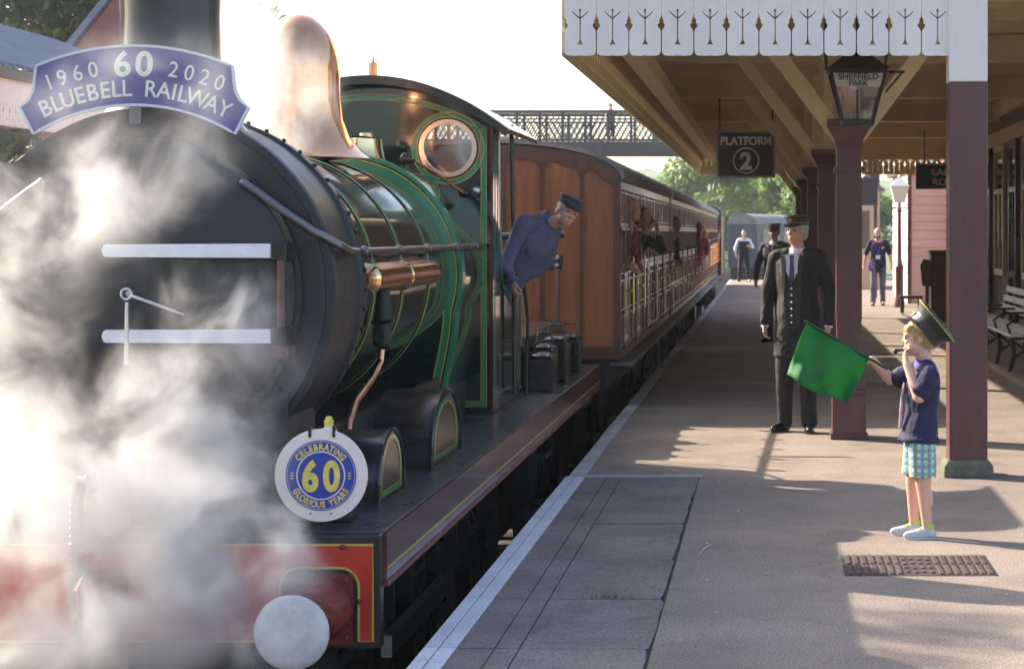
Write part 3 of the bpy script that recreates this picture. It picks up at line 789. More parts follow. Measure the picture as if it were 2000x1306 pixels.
# pale buildings seen beyond, between the columns and the hut
for (x, y, wd, h, m, lab) in ((2.9, 60, 0.75, 2.9, 'creamlight', 'cream platform hut seen past the shoulder of the walking man'), (2.2, 74, 1.3, 3.5, 'lampwhite', 'pale grey signal hut far beyond the walking man')):
    rt = empty('platform_hut', (x, y, 0), 0, lab, 'hut')
    g = MB(); g.bb(-wd / 2, wd / 2, 0, 4, -1.2 if y > 72 else 0, h); g.build('wall', M[m], rt)
    g = MB(); g.prism([(-wd / 2 - 0.15, h), (wd / 2 + 0.15, h), (0, h + 0.5)], -0.15, 4.15); g.build('roof', M['roofgrey'], rt)
    g = MB(); g.bb(-wd * 0.3, wd * 0.1, -0.03, -0.003, 1.2, 2.3); g.build('window', M['paneglass'], rt)
rt = empty('station_nameboard', (2.43, 52, 0), 0, 'dark board on two posts beyond the second column, above the walking man', 'sign')
g = MB(); g.bb(-0.45, 0.35, -0.03, 0.03, 2.35, 3.05); g.build('board', M['bridge'], rt)
for x in (-0.4, 0.3):
    g = MB(); g.bb(x - 0.04, x + 0.04, 0.035, 0.1, 0, 3.0); g.build('post', M['bridge'], rt)

# ------------------------------------------------------------------ footbridge
fb = empty('footbridge', (0, 82, 0), 0, 'dark lattice iron footbridge crossing the line beyond the train', 'footbridge')
BX0, BX1, DZ = -13.5, 4.5, 4.75
for y, nm in ((-1.2, 'near'), (1.2, 'far')):
    g = MB()
    g.bb(BX0, BX1, y - 0.12, y + 0.12, DZ + 1.62, DZ + 1.74); g.bb(BX0, BX1, y - 0.06, y + 0.06, DZ + 1.36, DZ + 1.42)
    g.bb(BX0, BX1, y - 0.12, y + 0.12, DZ + 0.52, DZ + 0.60)
    x = BX0
    while x < BX1 + 0.01:
        g.bb(x - 0.05, x + 0.05, y - 0.08, y + 0.08, DZ + 0.5, DZ + 1.68); x += 0.9
    x = BX0
    while x < BX1 - 0.3:
        g.bar((x, y, DZ + 0.58), (x + 0.45, y, DZ + 1.38), 0.048, 0.05, up=(0, 1, 0)); g.bar((x + 0.45, y + 0.05, DZ + 0.58), (x, y + 0.05, DZ + 1.38), 0.035, 0.05, up=(0, 1, 0))
        g.tube([(x + .225, y, DZ + 1.52), (x + .30, y, DZ + 1.6)], .03, 4)
        x += 0.225
    g.build('lattice_parapet', M['bridge'], fb)
g = MB(); g.bb(BX0, BX1, -1.28, -1.1, DZ, DZ + 0.5); g.bb(BX0, BX1, 1.1, 1.28, DZ, DZ + 0.5); g.bb(BX0, BX1, -1.1, 1.1, DZ + 0.2, DZ + 0.3)
g.build('girder', M['bridge'], fb)
for x in (-9.2, -6.7):
    g = MB(); g.bb(x - 0.12, x + 0.12, -1.4, -1.0, DZ - 0.14, DZ + 0.1); g.bb(x - 0.2, x + 0.2, -1.45, -1.29, DZ - 0.05, DZ + 0.5)
    g.build('girder_bracket', M['bridge'], fb)
for x in (-13.2, 4.2):
    g = MB(); g.bb(x - 0.2, x + 0.2, -1.2, 1.2, -1.2, DZ); g.build('bridge_pier', M['bridge'], fb)

# ------------------------------------------------------------------ distance: hills, trees, parked coach, far-left station
def hill(name, pts, y0, depth, zb=-1.4):
    g = MB(); n = len(pts); rnd = random.Random(3)
    rows = 8
    for r_ in range(rows):
        f = r_ / (rows - 1)
        for (x, z) in pts:
            zz = zb + (z - zb) * math.sin(f * PI / 2) + rnd.uniform(-0.6, 0.6) * (f > 0)
            g.v.append((x, y0 + depth * f, zz))
    for r_ in range(rows - 1):
        for i in range(n - 1): g.f.append((r_ * n + i, r_ * n + i + 1, (r_ + 1) * n + i + 1, (r_ + 1) * n + i))
    return tag(g.build(name, M['hill'], smooth=True, ang=80), kind='structure')
def prof(x0, x1, zs, n=60, amp=1.0, seed=1):
    rnd = random.Random(seed); out = []
    for i in range(n + 1):
        t = i / n; q = t * (len(zs) - 1); a = int(min(q, len(zs) - 2)); f = q - a
        out.append((x0 + (x1 - x0) * t, zs[a] * (1 - f) + zs[a + 1] * f + rnd.uniform(-amp, amp)))
    return out
hill('hills', prof(-160, 120, [10, 13, 16, 16.5, 14.5, 13, 11, 10, 8], 110, 0.5, 2), 330, 110)

def leaf_mat(name, c1, c2):
    m = bpy.data.materials.new(name); m.use_nodes = True; nt = m.node_tree; b = nt.nodes['Principled BSDF']
    b.inputs['Roughness'].default_value = 0.6
    tc = nt.nodes.new('ShaderNodeTexCoord'); n = nt.nodes.new('ShaderNodeTexNoise'); n.inputs['Scale'].default_value = 1.4; n.inputs['Detail'].default_value = 5
    nt.links.new(tc.outputs['Object'], n.inputs[0])
    r = nt.nodes.new('ShaderNodeValToRGB'); r.color_ramp.elements[0].position = 0.35; r.color_ramp.elements[1].position = 0.65
    r.color_ramp.elements[0].color = (*c1, 1); r.color_ramp.elements[1].color = (*c2, 1)
    nt.links.new(n.outputs['Fac'], r.inputs[0]); nt.links.new(r.outputs[0], b.inputs['Base Color'])
    tr = nt.nodes.new('ShaderNodeBsdfTranslucent'); nt.links.new(r.outputs[0], tr.inputs[0])
    mx = nt.nodes.new('ShaderNodeMixShader'); mx.inputs[0].default_value = 0.45
    nt.links.new(b.outputs[0], mx.inputs[1]); nt.links.new(tr.outputs[0], mx.inputs[2]); nt.links.new(mx.outputs[0], nt.nodes['Material Output'].inputs[0])
    return m
M['leaf1'] = leaf_mat('leaves mid green', (0.10, 0.18, 0.05), (0.24, 0.34, 0.09))
M['leaf2'] = leaf_mat('leaves dark', (0.012, 0.03, 0.012), (0.035, 0.06, 0.02))
M['leaf3'] = leaf_mat('leaves yellow green', (0.18, 0.28, 0.05), (0.40, 0.46, 0.08))
def tree_mesh(seed, h, rad, leaves, lsize, leafm):
    rnd = random.Random(seed)
    root = empty('tree', (0, 0, 0))
    t = MB(); t.tube([(0, 0, 0), (0.05, 0, h * 0.3), (0, 0.08, h * 0.6), (0.02, 0, h * 0.85)], [h * 0.035, h * 0.027, h * 0.018, h * 0.006], 8)
    clumps = []
    for k in range(16):
        a = rnd.uniform(0, 2 * PI); zz = rnd.uniform(0.3, 0.95); rr = rad * rnd.uniform(0.25, 0.8) * (1.15 - abs(zz - 0.55) * 1.3)
        c = Vector((math.cos(a) * rr, math.sin(a) * rr, h * zz)); clumps.append((c, rad * rnd.uniform(0.28, 0.48)))
        t.tube([(0, 0, h * zz * 0.55), tuple(c * 0.5 + Vector((0, 0, h * zz * 0.3))), tuple(c)], [h * 0.012, h * 0.008, h * 0.003], 5)
    t.build('trunk', M['bark'], root, smooth=True)
    g = MB()
    for k in range(leaves):
        c, r = rnd.choice(clumps); d = Vector((rnd.gauss(0, 1), rnd.gauss(0, 1), rnd.gauss(0, 1))).normalized() * r * rnd.uniform(0.55, 1.08)
        p = c + Vector((d.x, d.y, d.z * 0.8)); a = Vector((rnd.gauss(0, 1), rnd.gauss(0, 1), rnd.gauss(0, 1))).normalized(); b = a.orthogonal().normalized()
        s = lsize * rnd.uniform(0.6, 1.3); q = a.cross(b)
        g.add([p + b * s, p + q * s * 0.6, p - b * s, p - q * s * 0.6], [(0, 1, 2, 3)])
    g.build('crown', leafm, root, recalc=False)
    return root
def place_tree(proto, loc, sc, rz, label, group=None, first=[]):
    o = proto if id(proto) not in [f[0] for f in first] else copy_tree(proto)
    first.append((id(proto), 1))
    o.location = loc; o.scale = (sc, sc, sc); o.rotation_euler = (0, 0, rz)
    tag(o, label, 'tree', group); return o
tA = tree_mesh(11, 6.5, 2.7, 5200, 0.17, M['leaf1']); tB = tree_mesh(12, 5.6, 2.9, 5200, 0.17, M['leaf1']); tC = tree_mesh(5, 10, 4.0, 6500, 0.22, M['leaf2'])
G_ = 'trees beyond the end of the platform'
tl = [(tA, (-3.2, 104, -1.3), 1.0, 0, 'round green tree directly left of the hanging platform sign'), (tB, (-0.9, 112, -1.3), 1.05, 1, 'green tree showing under the hanging platform sign'),
      (tA, (1.4, 108, -1.3), 0.98, 2.0, 'light green tree between the platform sign and the columns'), (tB, (-5.6, 118, -1.3), 0.95, 2.6, 'green tree low above the last coach roof'),
      (tB, (3.8, 116, -1.3), 1.1, 4, 'green tree mostly hidden behind the columns'), (tA, (0.4, 130, -1.3), 1.15, 5, 'pale tree farthest back in the row under the sign'),
      (tA, (-8.8, 132, -1.3), 0.9, 1.4, 'low green tree above the middle of the train roof')]
for (p, l, s, r_, lab) in tl: place_tree(p, (l[0] * 1.16, l[1] * 1.16, l[2]), s * 1.2, r_, lab, G_)
place_tree(tC, (-14.6, 47, -1.2), 1.0, 0, 'dark tree rising behind the opposite station roof at the top left', None)
place_tree(tC, (-17.2, 50, -1.2), 1.08, 2, 'dark tree at the very left edge behind the opposite station roof', None)
for k, (x, y, s) in enumerate(((-2.4, 92, 0.42), (-0.2, 94, 0.46), (1.5, 95, 0.4))):
    bsh = tree_mesh(30 + k, 4.2, 2.6, 1400, 0.16, M['leaf3']); bsh.name = 'bush'
    bsh.location = (x, y + 50, -1.0); bsh.scale = (s * 1.8, s * 1.8, s * 1.35)
    tag(bsh, ['yellow green bush just right of the end of the train', 'yellow green bush above the parked coach', 'yellow green bush above the bald man'][k], 'bush')
# parked dark coach
pc = empty('parked_coach', (-1.22, 97, -0.9), R(-14), 'blue grey coach parked beyond the end of the platform', 'railway coach')
def coach_profile(hw, zb, ze, zt, n=12): 
    return [(-hw, zb)] + [(hw * math.cos(PI - PI * i / n), ze + (zt - ze) * math.sin(PI * i / n)) for i in range(n + 1)] + [(hw, zb)]
g = MB(); g.prism(coach_profile(0.72, 0.9, 2.95, 3.42), 0, 16); g.build('coach_body', M['coachblue'], pc, bevel=0.03)
g = MB(); g.bb(-0.65, 0.65, 0.3, 15.8, 0.3, 0.9); g.build('underframe', M['frameblack'], pc)
g = MB(); g.prism([(0.75 * math.cos(PI - PI * i / 12), 2.97 + 0.50 * math.sin(PI * i / 12)) for i in range(13)], -0.05, 16.05); g.build('roof', M['roofgrey'], pc)
g = MB()
for k in range(7): g.bb(0.715, 0.735, 1.2 + k * 2.1, 2.4 + k * 2.1, 2.0, 2.75)
g.build('windows', M['paneglass'], pc)

# opposite station canopy, seen at the far left
oc = empty('opposite_canopy', (0, 0, 0), 0, 'grey ribbed roof and white valance of the opposite platform at the top left', 'canopy')
M['slate'] = mat('blue grey ribbed roof', (0.17, 0.20, 0.27), 0.5, var=0.2, vscale=2)
g = MB(); g.add([(-9.9, 14, 3.82), (-9.9, 38, 3.82), (-13.2, 38, 5.2), (-13.2, 14, 5.2), (-16.5, 38, 3.82), (-16.5, 14, 3.82)], [(0, 1, 2, 3), (3, 2, 4, 5)])
y = 14.0
while y < 38: g.bar((-9.88, y, 3.84), (-13.2, y, 5.22), 0.05, 0.05); y += 0.33
g.build('roof', M['slate'], oc)
g = MB(); g.bb(-10.0, -9.86, 14, 38, 3.66, 3.80); g.bb(-16, -10, 14, 38, 3.58, 3.64); g.build('fascia', M['stepwood'], oc)
g = MB(); y = 14
while y < 38:
    g.mesh(board_me, Matrix.Translation((-9.93, y + PITCH, 3.04)) @ Matrix.Rotation(-PI / 2, 4, 'Z') @ Matrix.Rotation(PI / 2, 4, 'X')); y += PITCH
g.build('valance', M['white'], oc, recalc=False)
for y in (16, 22, 28, 34, 37.5):
    g = MB(); g.bb(-11.1, -10.9, y - 0.1, y + 0.1, 0, 3.6); g.build('column', M['maroon'], oc)
ow = empty('opposite_station_house', (-16.5, 12, 0), 0, 'dark shadowed station house wall under the opposite canopy', 'building')
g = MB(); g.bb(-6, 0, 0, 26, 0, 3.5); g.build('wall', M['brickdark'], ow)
gb = empty('brick_gable_house', (-13.3, 42, 0), 0, 'red brick gable behind the end of the opposite roof', 'building')
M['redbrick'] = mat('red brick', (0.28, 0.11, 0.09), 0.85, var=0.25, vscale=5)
g = MB(); g.prism([(-1.6, -1.2), (1.25, -1.2), (1.25, 6.6), (0.0, 6.6), (-1.6, 4.6)], 0, 7); g.build('wall', M['redbrick'], gb)
g = MB(); g.bar((-1.75, 3.5, 4.55), (-0.0, 3.5, 6.75), 7.3, 0.12); g.build('roof', M['slate'], gb)
g = MB(); g.bb(1.26, 1.42, -0.1, 0.1, -1.2, 7.2); g.build('drainpipe', M['white'], gb)
# ------------------------------------------------------------------ steam locomotive
CX, CZ = -2.66, 1.39
loco = empty('steam_locomotive', (CX, 8.2, -0.95), 0, 'dark green steam locomotive with a black smokebox, polished dome and red buffer beam', 'steam locomotive')
LM = Matrix.Translation((-CX, -8.2, 0.95))
def LP(name, mb, material, parent=None, **k):
    """build in world coordinates, parent to the locomotive"""
    mb.v = [(x - CX, y - 8.2, z + 0.95) for (x, y, z) in mb.v]
    return mb.build(name, material, parent or loco, **k)
def LF(name, loops, thick, y, material, parent=None):
    return flat(name, loops, thick, Matrix.Translation((-CX, -8.2 + y, 0.95)) @ Matrix.Rotation(PI / 2, 4, 'X'), material, parent or loco)
Y = Vector((0, 1, 0))
c0 = (CX, 0, CZ)
# smokebox barrel: front ring, wrapper, rear ring
g = MB(); g.lathe([(0.74, 8.79), (0.80, 8.80), (0.805, 8.83), (0.79, 8.86), (0.79, 9.38), (0.805, 9.39), (0.805, 9.47), (0.70, 9.48)], (CX, 0, CZ), Y, n=72)
sb = LP('smokebox', g, M['smokebox'], smooth=True)
g = MB()
for y in (9.43,):
    for k in range(56):
        a = 2 * PI * k / 56; p = Vector((CX + 0.808 * math.cos(a), y, CZ + 0.808 * math.sin(a))); g.ell(p, (0.012, 0.012, 0.012), n=6, m=4)
LP('rivets', g, M['smokebox'], sb, smooth=True)
# front plate with waisted saddle
pl_ = circ(CX, CZ, 0.765, 60, R(-38), R(218), True)
pl_ = [(x, z) for x, z in pl_] + [(CX - 0.60, CZ - 0.62), (CX - 0.63, 0.46), (CX + 0.63, 0.46), (CX + 0.60, CZ - 0.62)]
fp = LF('front_plate', [pl_], 0.04, 8.80, M['smokebox'])
g = MB(); g.bb(CX - 0.58, CX + 0.58, 8.84, 9.40, 0.45, 1.0); LP('saddle', g, M['smokebox'])
g = MB()
for sx in (-1, 1):
    for k in range(5): g.ell((CX + sx * (0.50 - 0.0 * k), 8.775, 0.52 + k * 0.09), (0.012, 0.008, 0.012), n=6, m=4)
for k in range(9): g.ell((CX + 0.25 + 0.04 * k, 8.775, 0.98), (0.010, 0.008, 0.010), n=6, m=4)
LP('plate_rivets', g, M['smokebox'], fp, smooth=True)
# smokebox door, dished, with bright rim
g = MB(); g.lathe([(0.625, 8.765), (0.64, 8.76), (0.64, 8.74), (0.60, 8.725), (0.45, 8.690), (0.25, 8.668), (0.001, 8.66)], (CX, 0, CZ), Y, n=72)
door = LP('smokebox_door', g, M['smokebox'], smooth=True)
g = MB(); g.lathe([(0.640, 8.755), (0.668, 8.757), (0.668, 8.772), (0.640, 8.775)], (CX, 0, CZ), Y, n=72)
LP('door_rim', g, M['black'], door, smooth=True)
for z in (1.575, 1.215):
    poly = [(-2.800, z - 0.022), (-2.790, z - 0.027), (-2.095, z - 0.030), (-2.095, z + 0.030), (-2.790, z + 0.027), (-2.800, z + 0.022), (-2.808, z)]
    g = MB(); g.prism(poly, 8.625, 8.64)
    LP('strap_hinge', g, M['strap'], door, bevel=0.002)
    g = MB(); g.bb(-2.095, -2.03, 8.62, 8.78, z - 0.04, z + 0.04); LP('hinge_knuckle', g, M['black'], door, bevel=0.008)
g = MB(); g.tube([(-2.055, 8.64, 1.12), (-2.055, 8.64, 1.60)], 0.017, 10); g.bb(-2.09, -2.025, 8.64, 8.78, 1.13, 1.17)
LP('hinge_pin', g, mat('rust brown pin', (0.11, 0.05, 0.04), 0.4, var=0.4, vscale=12), door)
g = MB(); hc = Vector((-2.685, 8.57, 1.395))
g.tube([hc + Vector((0.022 * math.cos(t), 0, 0.022 * math.sin(t))) for t in [2 * PI * i / 16 for i in range(16)]], 0.006, 8, closed=True)
g.tube([hc + Vector((0.02, 0, -0.006)), hc + Vector((0.13, 0.0, -0.045)), hc + Vector((0.24, 0.0, -0.085))], [0.008, 0.007, 0.006], 8)
g.tube([(-2.685, 8.60, 1.395), (-2.685, 8.70, 1.395)], 0.014, 8)
g.tube([(-2.682, 8.57, 1.36), (-2.684, 8.57, 1.10)], [0.009, 0.012], 8)
LP('door_handle', g, M['steel'], door, smooth=True)
# curved chimney
g = MB(); g.lathe([(0.34, 2.10), (0.27, 2.20), (0.225, 2.32), (0.215, 2.6), (0.225, 2.95), (0.235, 3.0), (0.28, 3.02), (0.28, 3.12), (0.24, 3.14)], (CX, 9.12, 0), (0, 0, 1), n=40)
LP('chimney', g, M['black'], smooth=True)
# boiler with bands
g = MB(); g.lathe([(0.68, 9.47), (0.68, 12.75)], (CX, 0, CZ), Y, n=96, caps=False)
boil = LP('boiler', g, M['green'], smooth=True)
for y in (9.75, 10.30, 11.10, 11.95):
    g = MB(); g.lathe([(0.681, y - 0.026), (0.686, y - 0.022), (0.686, y + 0.022), (0.681, y + 0.026)], (CX, 0, CZ), Y, n=96, caps=False)
    b_ = LP('boiler_band', g, M['green'], boil, smooth=True)
    for dy in (-0.020, 0.020):
        g = MB(); g.lathe([(0.6865, y + dy - 0.004), (0.6885, y + dy), (0.6865, y + dy + 0.004)], (CX, 0, CZ), Y, n=96, caps=False); LP('band_lining', g, M['ltgreen'] if dy > 0 else M['yellow'], b_)
# firebox casing: round top with waisted sides
def fb_profile(r, wb, n=40):
    pts = []
    for i in range(n + 1):
        a = PI / 2 - (PI / 2 + R(18)) * i / n; pts.append((r * math.cos(a), r * math.sin(a)))
    x0, z0 = pts[-1]
    for i in range(1, 11):
        f = i / 10; s_ = f * f * (3 - 2 * f)
        pts.append((x0 + (wb - x0) * s_, z0 + (-0.93 - z0) * f))
    return pts
def fb_ring(r, wb): 
    p = fb_profile(r, wb); return [(CX + a, CZ + b) for a, b in p] + [(CX - a, CZ + b) for a, b in p[::-1]]
g = MB(); ring = fb_ring(0.735, 0.60); g.prism(ring, 12.75, 13.8); fbx = LP('firebox', g, M['green'], smooth=True, ang=30)
def edge_strip(name, r, wb, wd, y0, y1, m):
    p = fb_profile(r, wb); pts = [(CX - a, CZ + b) for a, b in p[::-1]] + [(CX + a, CZ + b) for a, b in p[1:]]
    g = MB(); g.ribbon(pts, wd, y0, y1); LP(name, g, m, fbx)
edge_strip('green_border', 0.700, 0.565, 0.040, 12.742, 12.749, M['ltgreen'])
edge_strip('green_border', 0.748, 0.615, 0.024, 12.745, 12.86, M['ltgreen'])
edge_strip('yellow_line', 0.722, 0.588, 0.006, 12.738, 12.747, M['yellow'])
edge_strip('yellow_line', 0.676, 0.541, 0.006, 12.738, 12.747, M['yellow'])
# dome and safety valve casing
g = MB(); dp = [(0.42, -0.06), (0.36, -0.02), (0.29, 0.06), (0.25, 0.16), (0.235, 0.28), (0.232, 0.42)]
for i in range(1, 13):
    a = PI / 2 * i / 12; dp.append((0.232 * math.cos(a), 0.42 + 0.34 * math.sin(a)))
dp = [(r_, h + 2.13) for r_, h in dp]; dp[-1] = (0.001, dp[-1][1])
g.lathe(dp, (CX, 11.6, 0), (0, 0, 1), n=56); LP('dome', g, M['domebrass'], smooth=True, ang=80)
g = MB(); frustum(g, 0.19, 0.12, 0, 0.05); g.v = [(x + CX, y + 13.2, z + 2.06) for x, y, z in g.v]
g.lathe([(0.26, 2.02), (0.20, 2.08), (0.168, 2.13), (0.155, 2.20), (0.150, 2.25), (0.10, 2.27)], (CX + 0.03, 13.15, 0), (0, 0, 1), n=28)
g.lathe([(0.05, 2.26), (0.045, 2.29), (0.0, 2.30)], (CX + 0.08, 13.15, 0), n=12)
LP('safety_valve', g, M['brass'], smooth=True)
# whistle on the cab roof
g = MB(); g.lathe([(0.03, 2.62), (0.03, 2.66), (0.012, 2.67), (0.012, 2.71), (0.030, 2.715), (0.030, 2.80), (0.012, 2.81), (0.008, 2.84), (0.0, 2.85)], (CX - 0.02, 13.9, 0), n=14)
LP('whistle', g, M['copper'], smooth=True)
# cab front
HW = 0.79
def roof_z(x): return 2.655 - 0.235 * (x / HW) ** 2
cf = [(CX - HW, 0.45), (CX + HW, 0.45)] + [(CX + HW - 2 * HW * i / 24, roof_z(HW - 2 * HW * i / 24)) for i in range(25)]
wz, wx, wr = 2.22, 0.505, 0.165
cfo = LF('cab_front', [cf, circ(CX + wx, wz, wr, 40), circ(CX - wx, wz, wr, 40)], 0.02, 13.81, M['green'])
cab = loco
for sx in (-1, 1):
    wn_ = MB(); wn_.lathe([(wr - 0.002, 13.775), (wr + 0.03, 13.775), (wr + 0.035, 13.79), (wr + 0.035, 13.80)], (CX + sx * wx, 0, wz), Y, n=44, caps=False)
    wn_.lathe([(wr - 0.002, 13.80), (wr - 0.002, 13.775)], (CX + sx * wx, 0, wz), Y, n=44, caps=False)
    wo = LP('spectacle_window', wn_, M['rimsilver'], smooth=True)
    g = MB(); g.prism(circ(CX + sx * wx, wz, wr, 36), 13.792, 13.796); LP('pane', g, glass_mat('spectacle glass', (0.75, 0.75, 0.78), 0.12) if sx > 0 else M['lampglass'], wo)
    g = MB(); g.ribbon(circ(CX + sx * wx, wz, wr + 0.062, 48), 0.026, 13.787, 13.797, closed=True); LP('green_ring', g, M['ltgreen'], wo)
    g = MB(); g.ribbon(circ(CX + sx * wx, wz, wr + 0.078, 48), 0.005, 13.783, 13.797, closed=True); g.ribbon(circ(CX + sx * wx, wz, wr + 0.046, 48), 0.005, 13.783, 13.797, closed=True); LP('yellow_ring', g, M['yellow'], wo)
    g = MB(); g.ribbon(circ(CX + sx * wx, wz, wr + 0.040, 48), 0.012, 13.785, 13.798, closed=True); LP('dark_ring', g, M['maroon_loco'], wo)
# lining panel
def panel(off): 
    hx = HW - off; pts = [(CX + hx, 0.50 + (off - 0.045))]
    for i in range(21):
        x = hx - 2 * hx * i / 20; pts.append((CX + x, roof_z(x) - 0.045 - off))
    pts.append((CX - hx, 0.50 + (off - 0.045))); return pts
g = MB(); g.ribbon(panel(0.045), 0.026, 13.788, 13.799, closed=True); LP('green_lining', g, M['ltgreen'], cfo)
g = MB(); g.ribbon(panel(0.028), 0.005, 13.785, 13.799, closed=True); g.ribbon(panel(0.062), 0.005, 13.785, 13.799, closed=True); LP('yellow_lining', g, M['yellow'], cfo)
g = MB(); g.bb(CX + HW, CX + HW + 0.02, 13.78, 13.84, 0.45, 2.43); g.bb(CX - HW - 0.02, CX - HW, 13.78, 13.84, 0.45, 2.43); LP('corner_angle', g, M['maroon_loco'], cfo)
# roof
g = MB(); rp = []
for i in range(25):
    x = 0.93 - 1.86 * i / 24; rp.append((CX + x, 2.70 - 0.255 * (x / 0.79) ** 2))
g.prism(rp + [(a, b - 0.035) for a, b in rp[::-1]], 13.62, 15.35); LP('cab_roof', g, M['black'], bevel=0.006)
g = MB(); g.ribbon([(a, b - 0.035) for a, b in rp], 0.05, 13.60, 13.625); LP('roof_rim', g, M['black'])
# cab sides
for sx in (-1, 1):
    g = MB(); x0, x1 = CX + sx * (HW + 0.0), CX + sx * (HW + 0.016)
    zt = 2.43
    poly = [(13.84, 0.45), (15.28, 0.45), (15.28, 1.30), (15.1, 1.28), (14.75, 1.28), (14.45, 1.34), (14.25, 1.5), (14.16, 1.75), (14.12, 2.1), (14.12, zt), (13.84, zt)]
    g.prism(poly, x0, x1, 'yz'); cs = LP('cab_side', g, mat('polished cab side', (0.012, 0.035, 0.028), 0.06, coat=0.8))
    g = MB(); pts = [(15.29, 1.31), (15.1, 1.29), (14.75, 1.29), (14.45, 1.35), (14.26, 1.5), (14.17, 1.75), (14.13, 2.1), (14.13, zt)]
    g.tube([((x0 + x1) / 2, a, b) for a, b in pts], 0.014, 8); LP('beading', g, M['steel'], cs)
    g = MB(); inner = [(13.92, 0.55), (15.18, 0.55), (15.18, 1.18), (14.7, 1.18), (14.35, 1.28), (14.12, 1.48), (14.05, 1.75), (14.04, 2.32), (13.92, 2.32)]
    xx = (x1, x1 + 0.003) if sx > 0 else (x1 - 0.003, x1); xx = (min(xx) , max(xx))
    g.ribbon(inner, 0.035, xx[0], xx[1], 'yz', closed=True); LP('green_lining', g, M['ltgreen'], cs)
    g = MB(); g.tube([(CX + sx * 0.85, 14.62, 0.5), (CX + sx * 0.85, 14.60, 1.3), (CX + sx * 0.83, 14.60, 2.42)], 0.016, 8)
    g.tube([(CX + sx * 0.80, 14.60, 1.35), (CX + sx * 0.87, 14.60, 1.35)], 0.018, 8)
    LP('cab_handrail', g, M['black'])
    g = MB(); g.tube([(CX + sx * 0.85, 15.32, 0.42), (CX + sx * 0.86, 15.32, 1.0), (CX + sx * 0.84, 15.25, 1.28), (CX + sx * 0.82, 14.95, 1.42), (CX + sx * 0.81, 14.6, 1.38)], 0.015, 8)
    LP('entrance_handrail', g, M['black'], smooth=True)
g = MB(); g.bb(CX - 0.76, CX + 0.76, 13.85, 15.3, 0.45, 0.5); LP('cab_floor', g, M['frameblack'])
g = MB(); g.bb(CX - 0.5, CX + 0.5, 13.84, 14.05, 0.5, 1.9); g.tube([(CX + 0.1, 14.1, 1.4), (CX + 0.45, 14.15, 1.5)], 0.015, 6); LP('backhead', g, M['black'])
# running plate, edge and valance
g = MB(); g.bb(CX - 1.10, CX + 1.10, 8.32, 15.5, 0.40, 0.44); LP('running_plate', g, M['board'], bevel=0.004)
for sx in (-1, 1):
    x1 = CX + sx * 1.10; x0 = x1 + sx * 0.012
    g = MB(); g.bb(x1, x0, 8.32, 18.9, 0.24, 0.435); v_ = LP('footplate_valance', g, M['maroon_loco'])
    g = MB(); g.bb(x0, x0 + sx * 0.003, 8.34, 18.88, 0.285, 0.293); LP('yellow_line', g, M['yellow'], v_)
    g = MB(); g.bb(x1 - sx * .02, x0 + sx * 0.004, 8.32, 18.9, 0.215, 0.24); LP('lower_lip', g, M['darkred'], v_)
# low box and bits on the plate
g = MB(); g.bb(CX + 0.62, CX + 0.92, 8.55, 8.68, 0.44, 0.475); LP('toe_plate', g, M['black'], bevel=0.006)
# frames between plate and smokebox
g = MB(); g.bb(CX - 0.62, CX - 0.58, 8.35, 13.8, -0.25, 0.75); g.bb(CX + 0.58, CX + 0.62, 8.35, 13.8, -0.25, 0.75); g.bb(CX - 0.6, CX + 0.6, 9.4, 12.6, 0.2, 0.7); LP('main_frames', g, M['frameblack'])
# buffer beam
g = MB(); g.bb(CX - 1.10, CX + 1.10, 8.24, 8.32, -0.02, 0.435); bm = LP('buffer_beam', g, M['black'], bevel=0.004)
def rr(x0, x1, z0, z1, r, n=8):
    """open-bottom arch outline for the buffer cut-outs, clockwise from bottom right"""
    pts = [(x1, z0)]
    pts += [(x1 - r + r * math.cos(a), z1 - r + r * math.sin(a)) for a in [PI / 2 * i / n for i in range(n + 1)]]
    pts += [(x0 + r + r * math.cos(a), z1 - r + r * math.sin(a)) for a in [PI / 2 + PI / 2 * i / n for i in range(n + 1)]]
    pts += [(x0, z0)]; return pts
zt_, zb_ = 0.398, 0.010
ra = rr(CX + 0.70, CX + 1.015, zb_, 0.305, 0.075); la = rr(CX - 1.015, CX - 0.70, zb_, 0.305, 0.075)
red = [(CX + 1.072, zt_), (CX + 1.072, zb_)] + ra + la + [(CX - 1.072, zb_), (CX - 1.072, zt_)]
g = MB(); g = None
LF('red_panel', [red], 0.006, 8.237, M['red'], bm)
g = MB(); g.ribbon(red, 0.009, 8.229, 8.234, closed=True); LP('yellow_line', g, M['yellow'], bm)
g = MB()
for x in (0.95, -0.95, 0.4, -0.4): g.ell((CX + x, 8.232, 0.39), (0.018, 0.012, 0.012), n=8, m=5)
for x in (1.018, -1.018): g.ell((CX + x, 8.232, 0.17), (0.014, 0.012, 0.014), n=8, m=5)
LP('bolts', g, M['darkred'], bm)
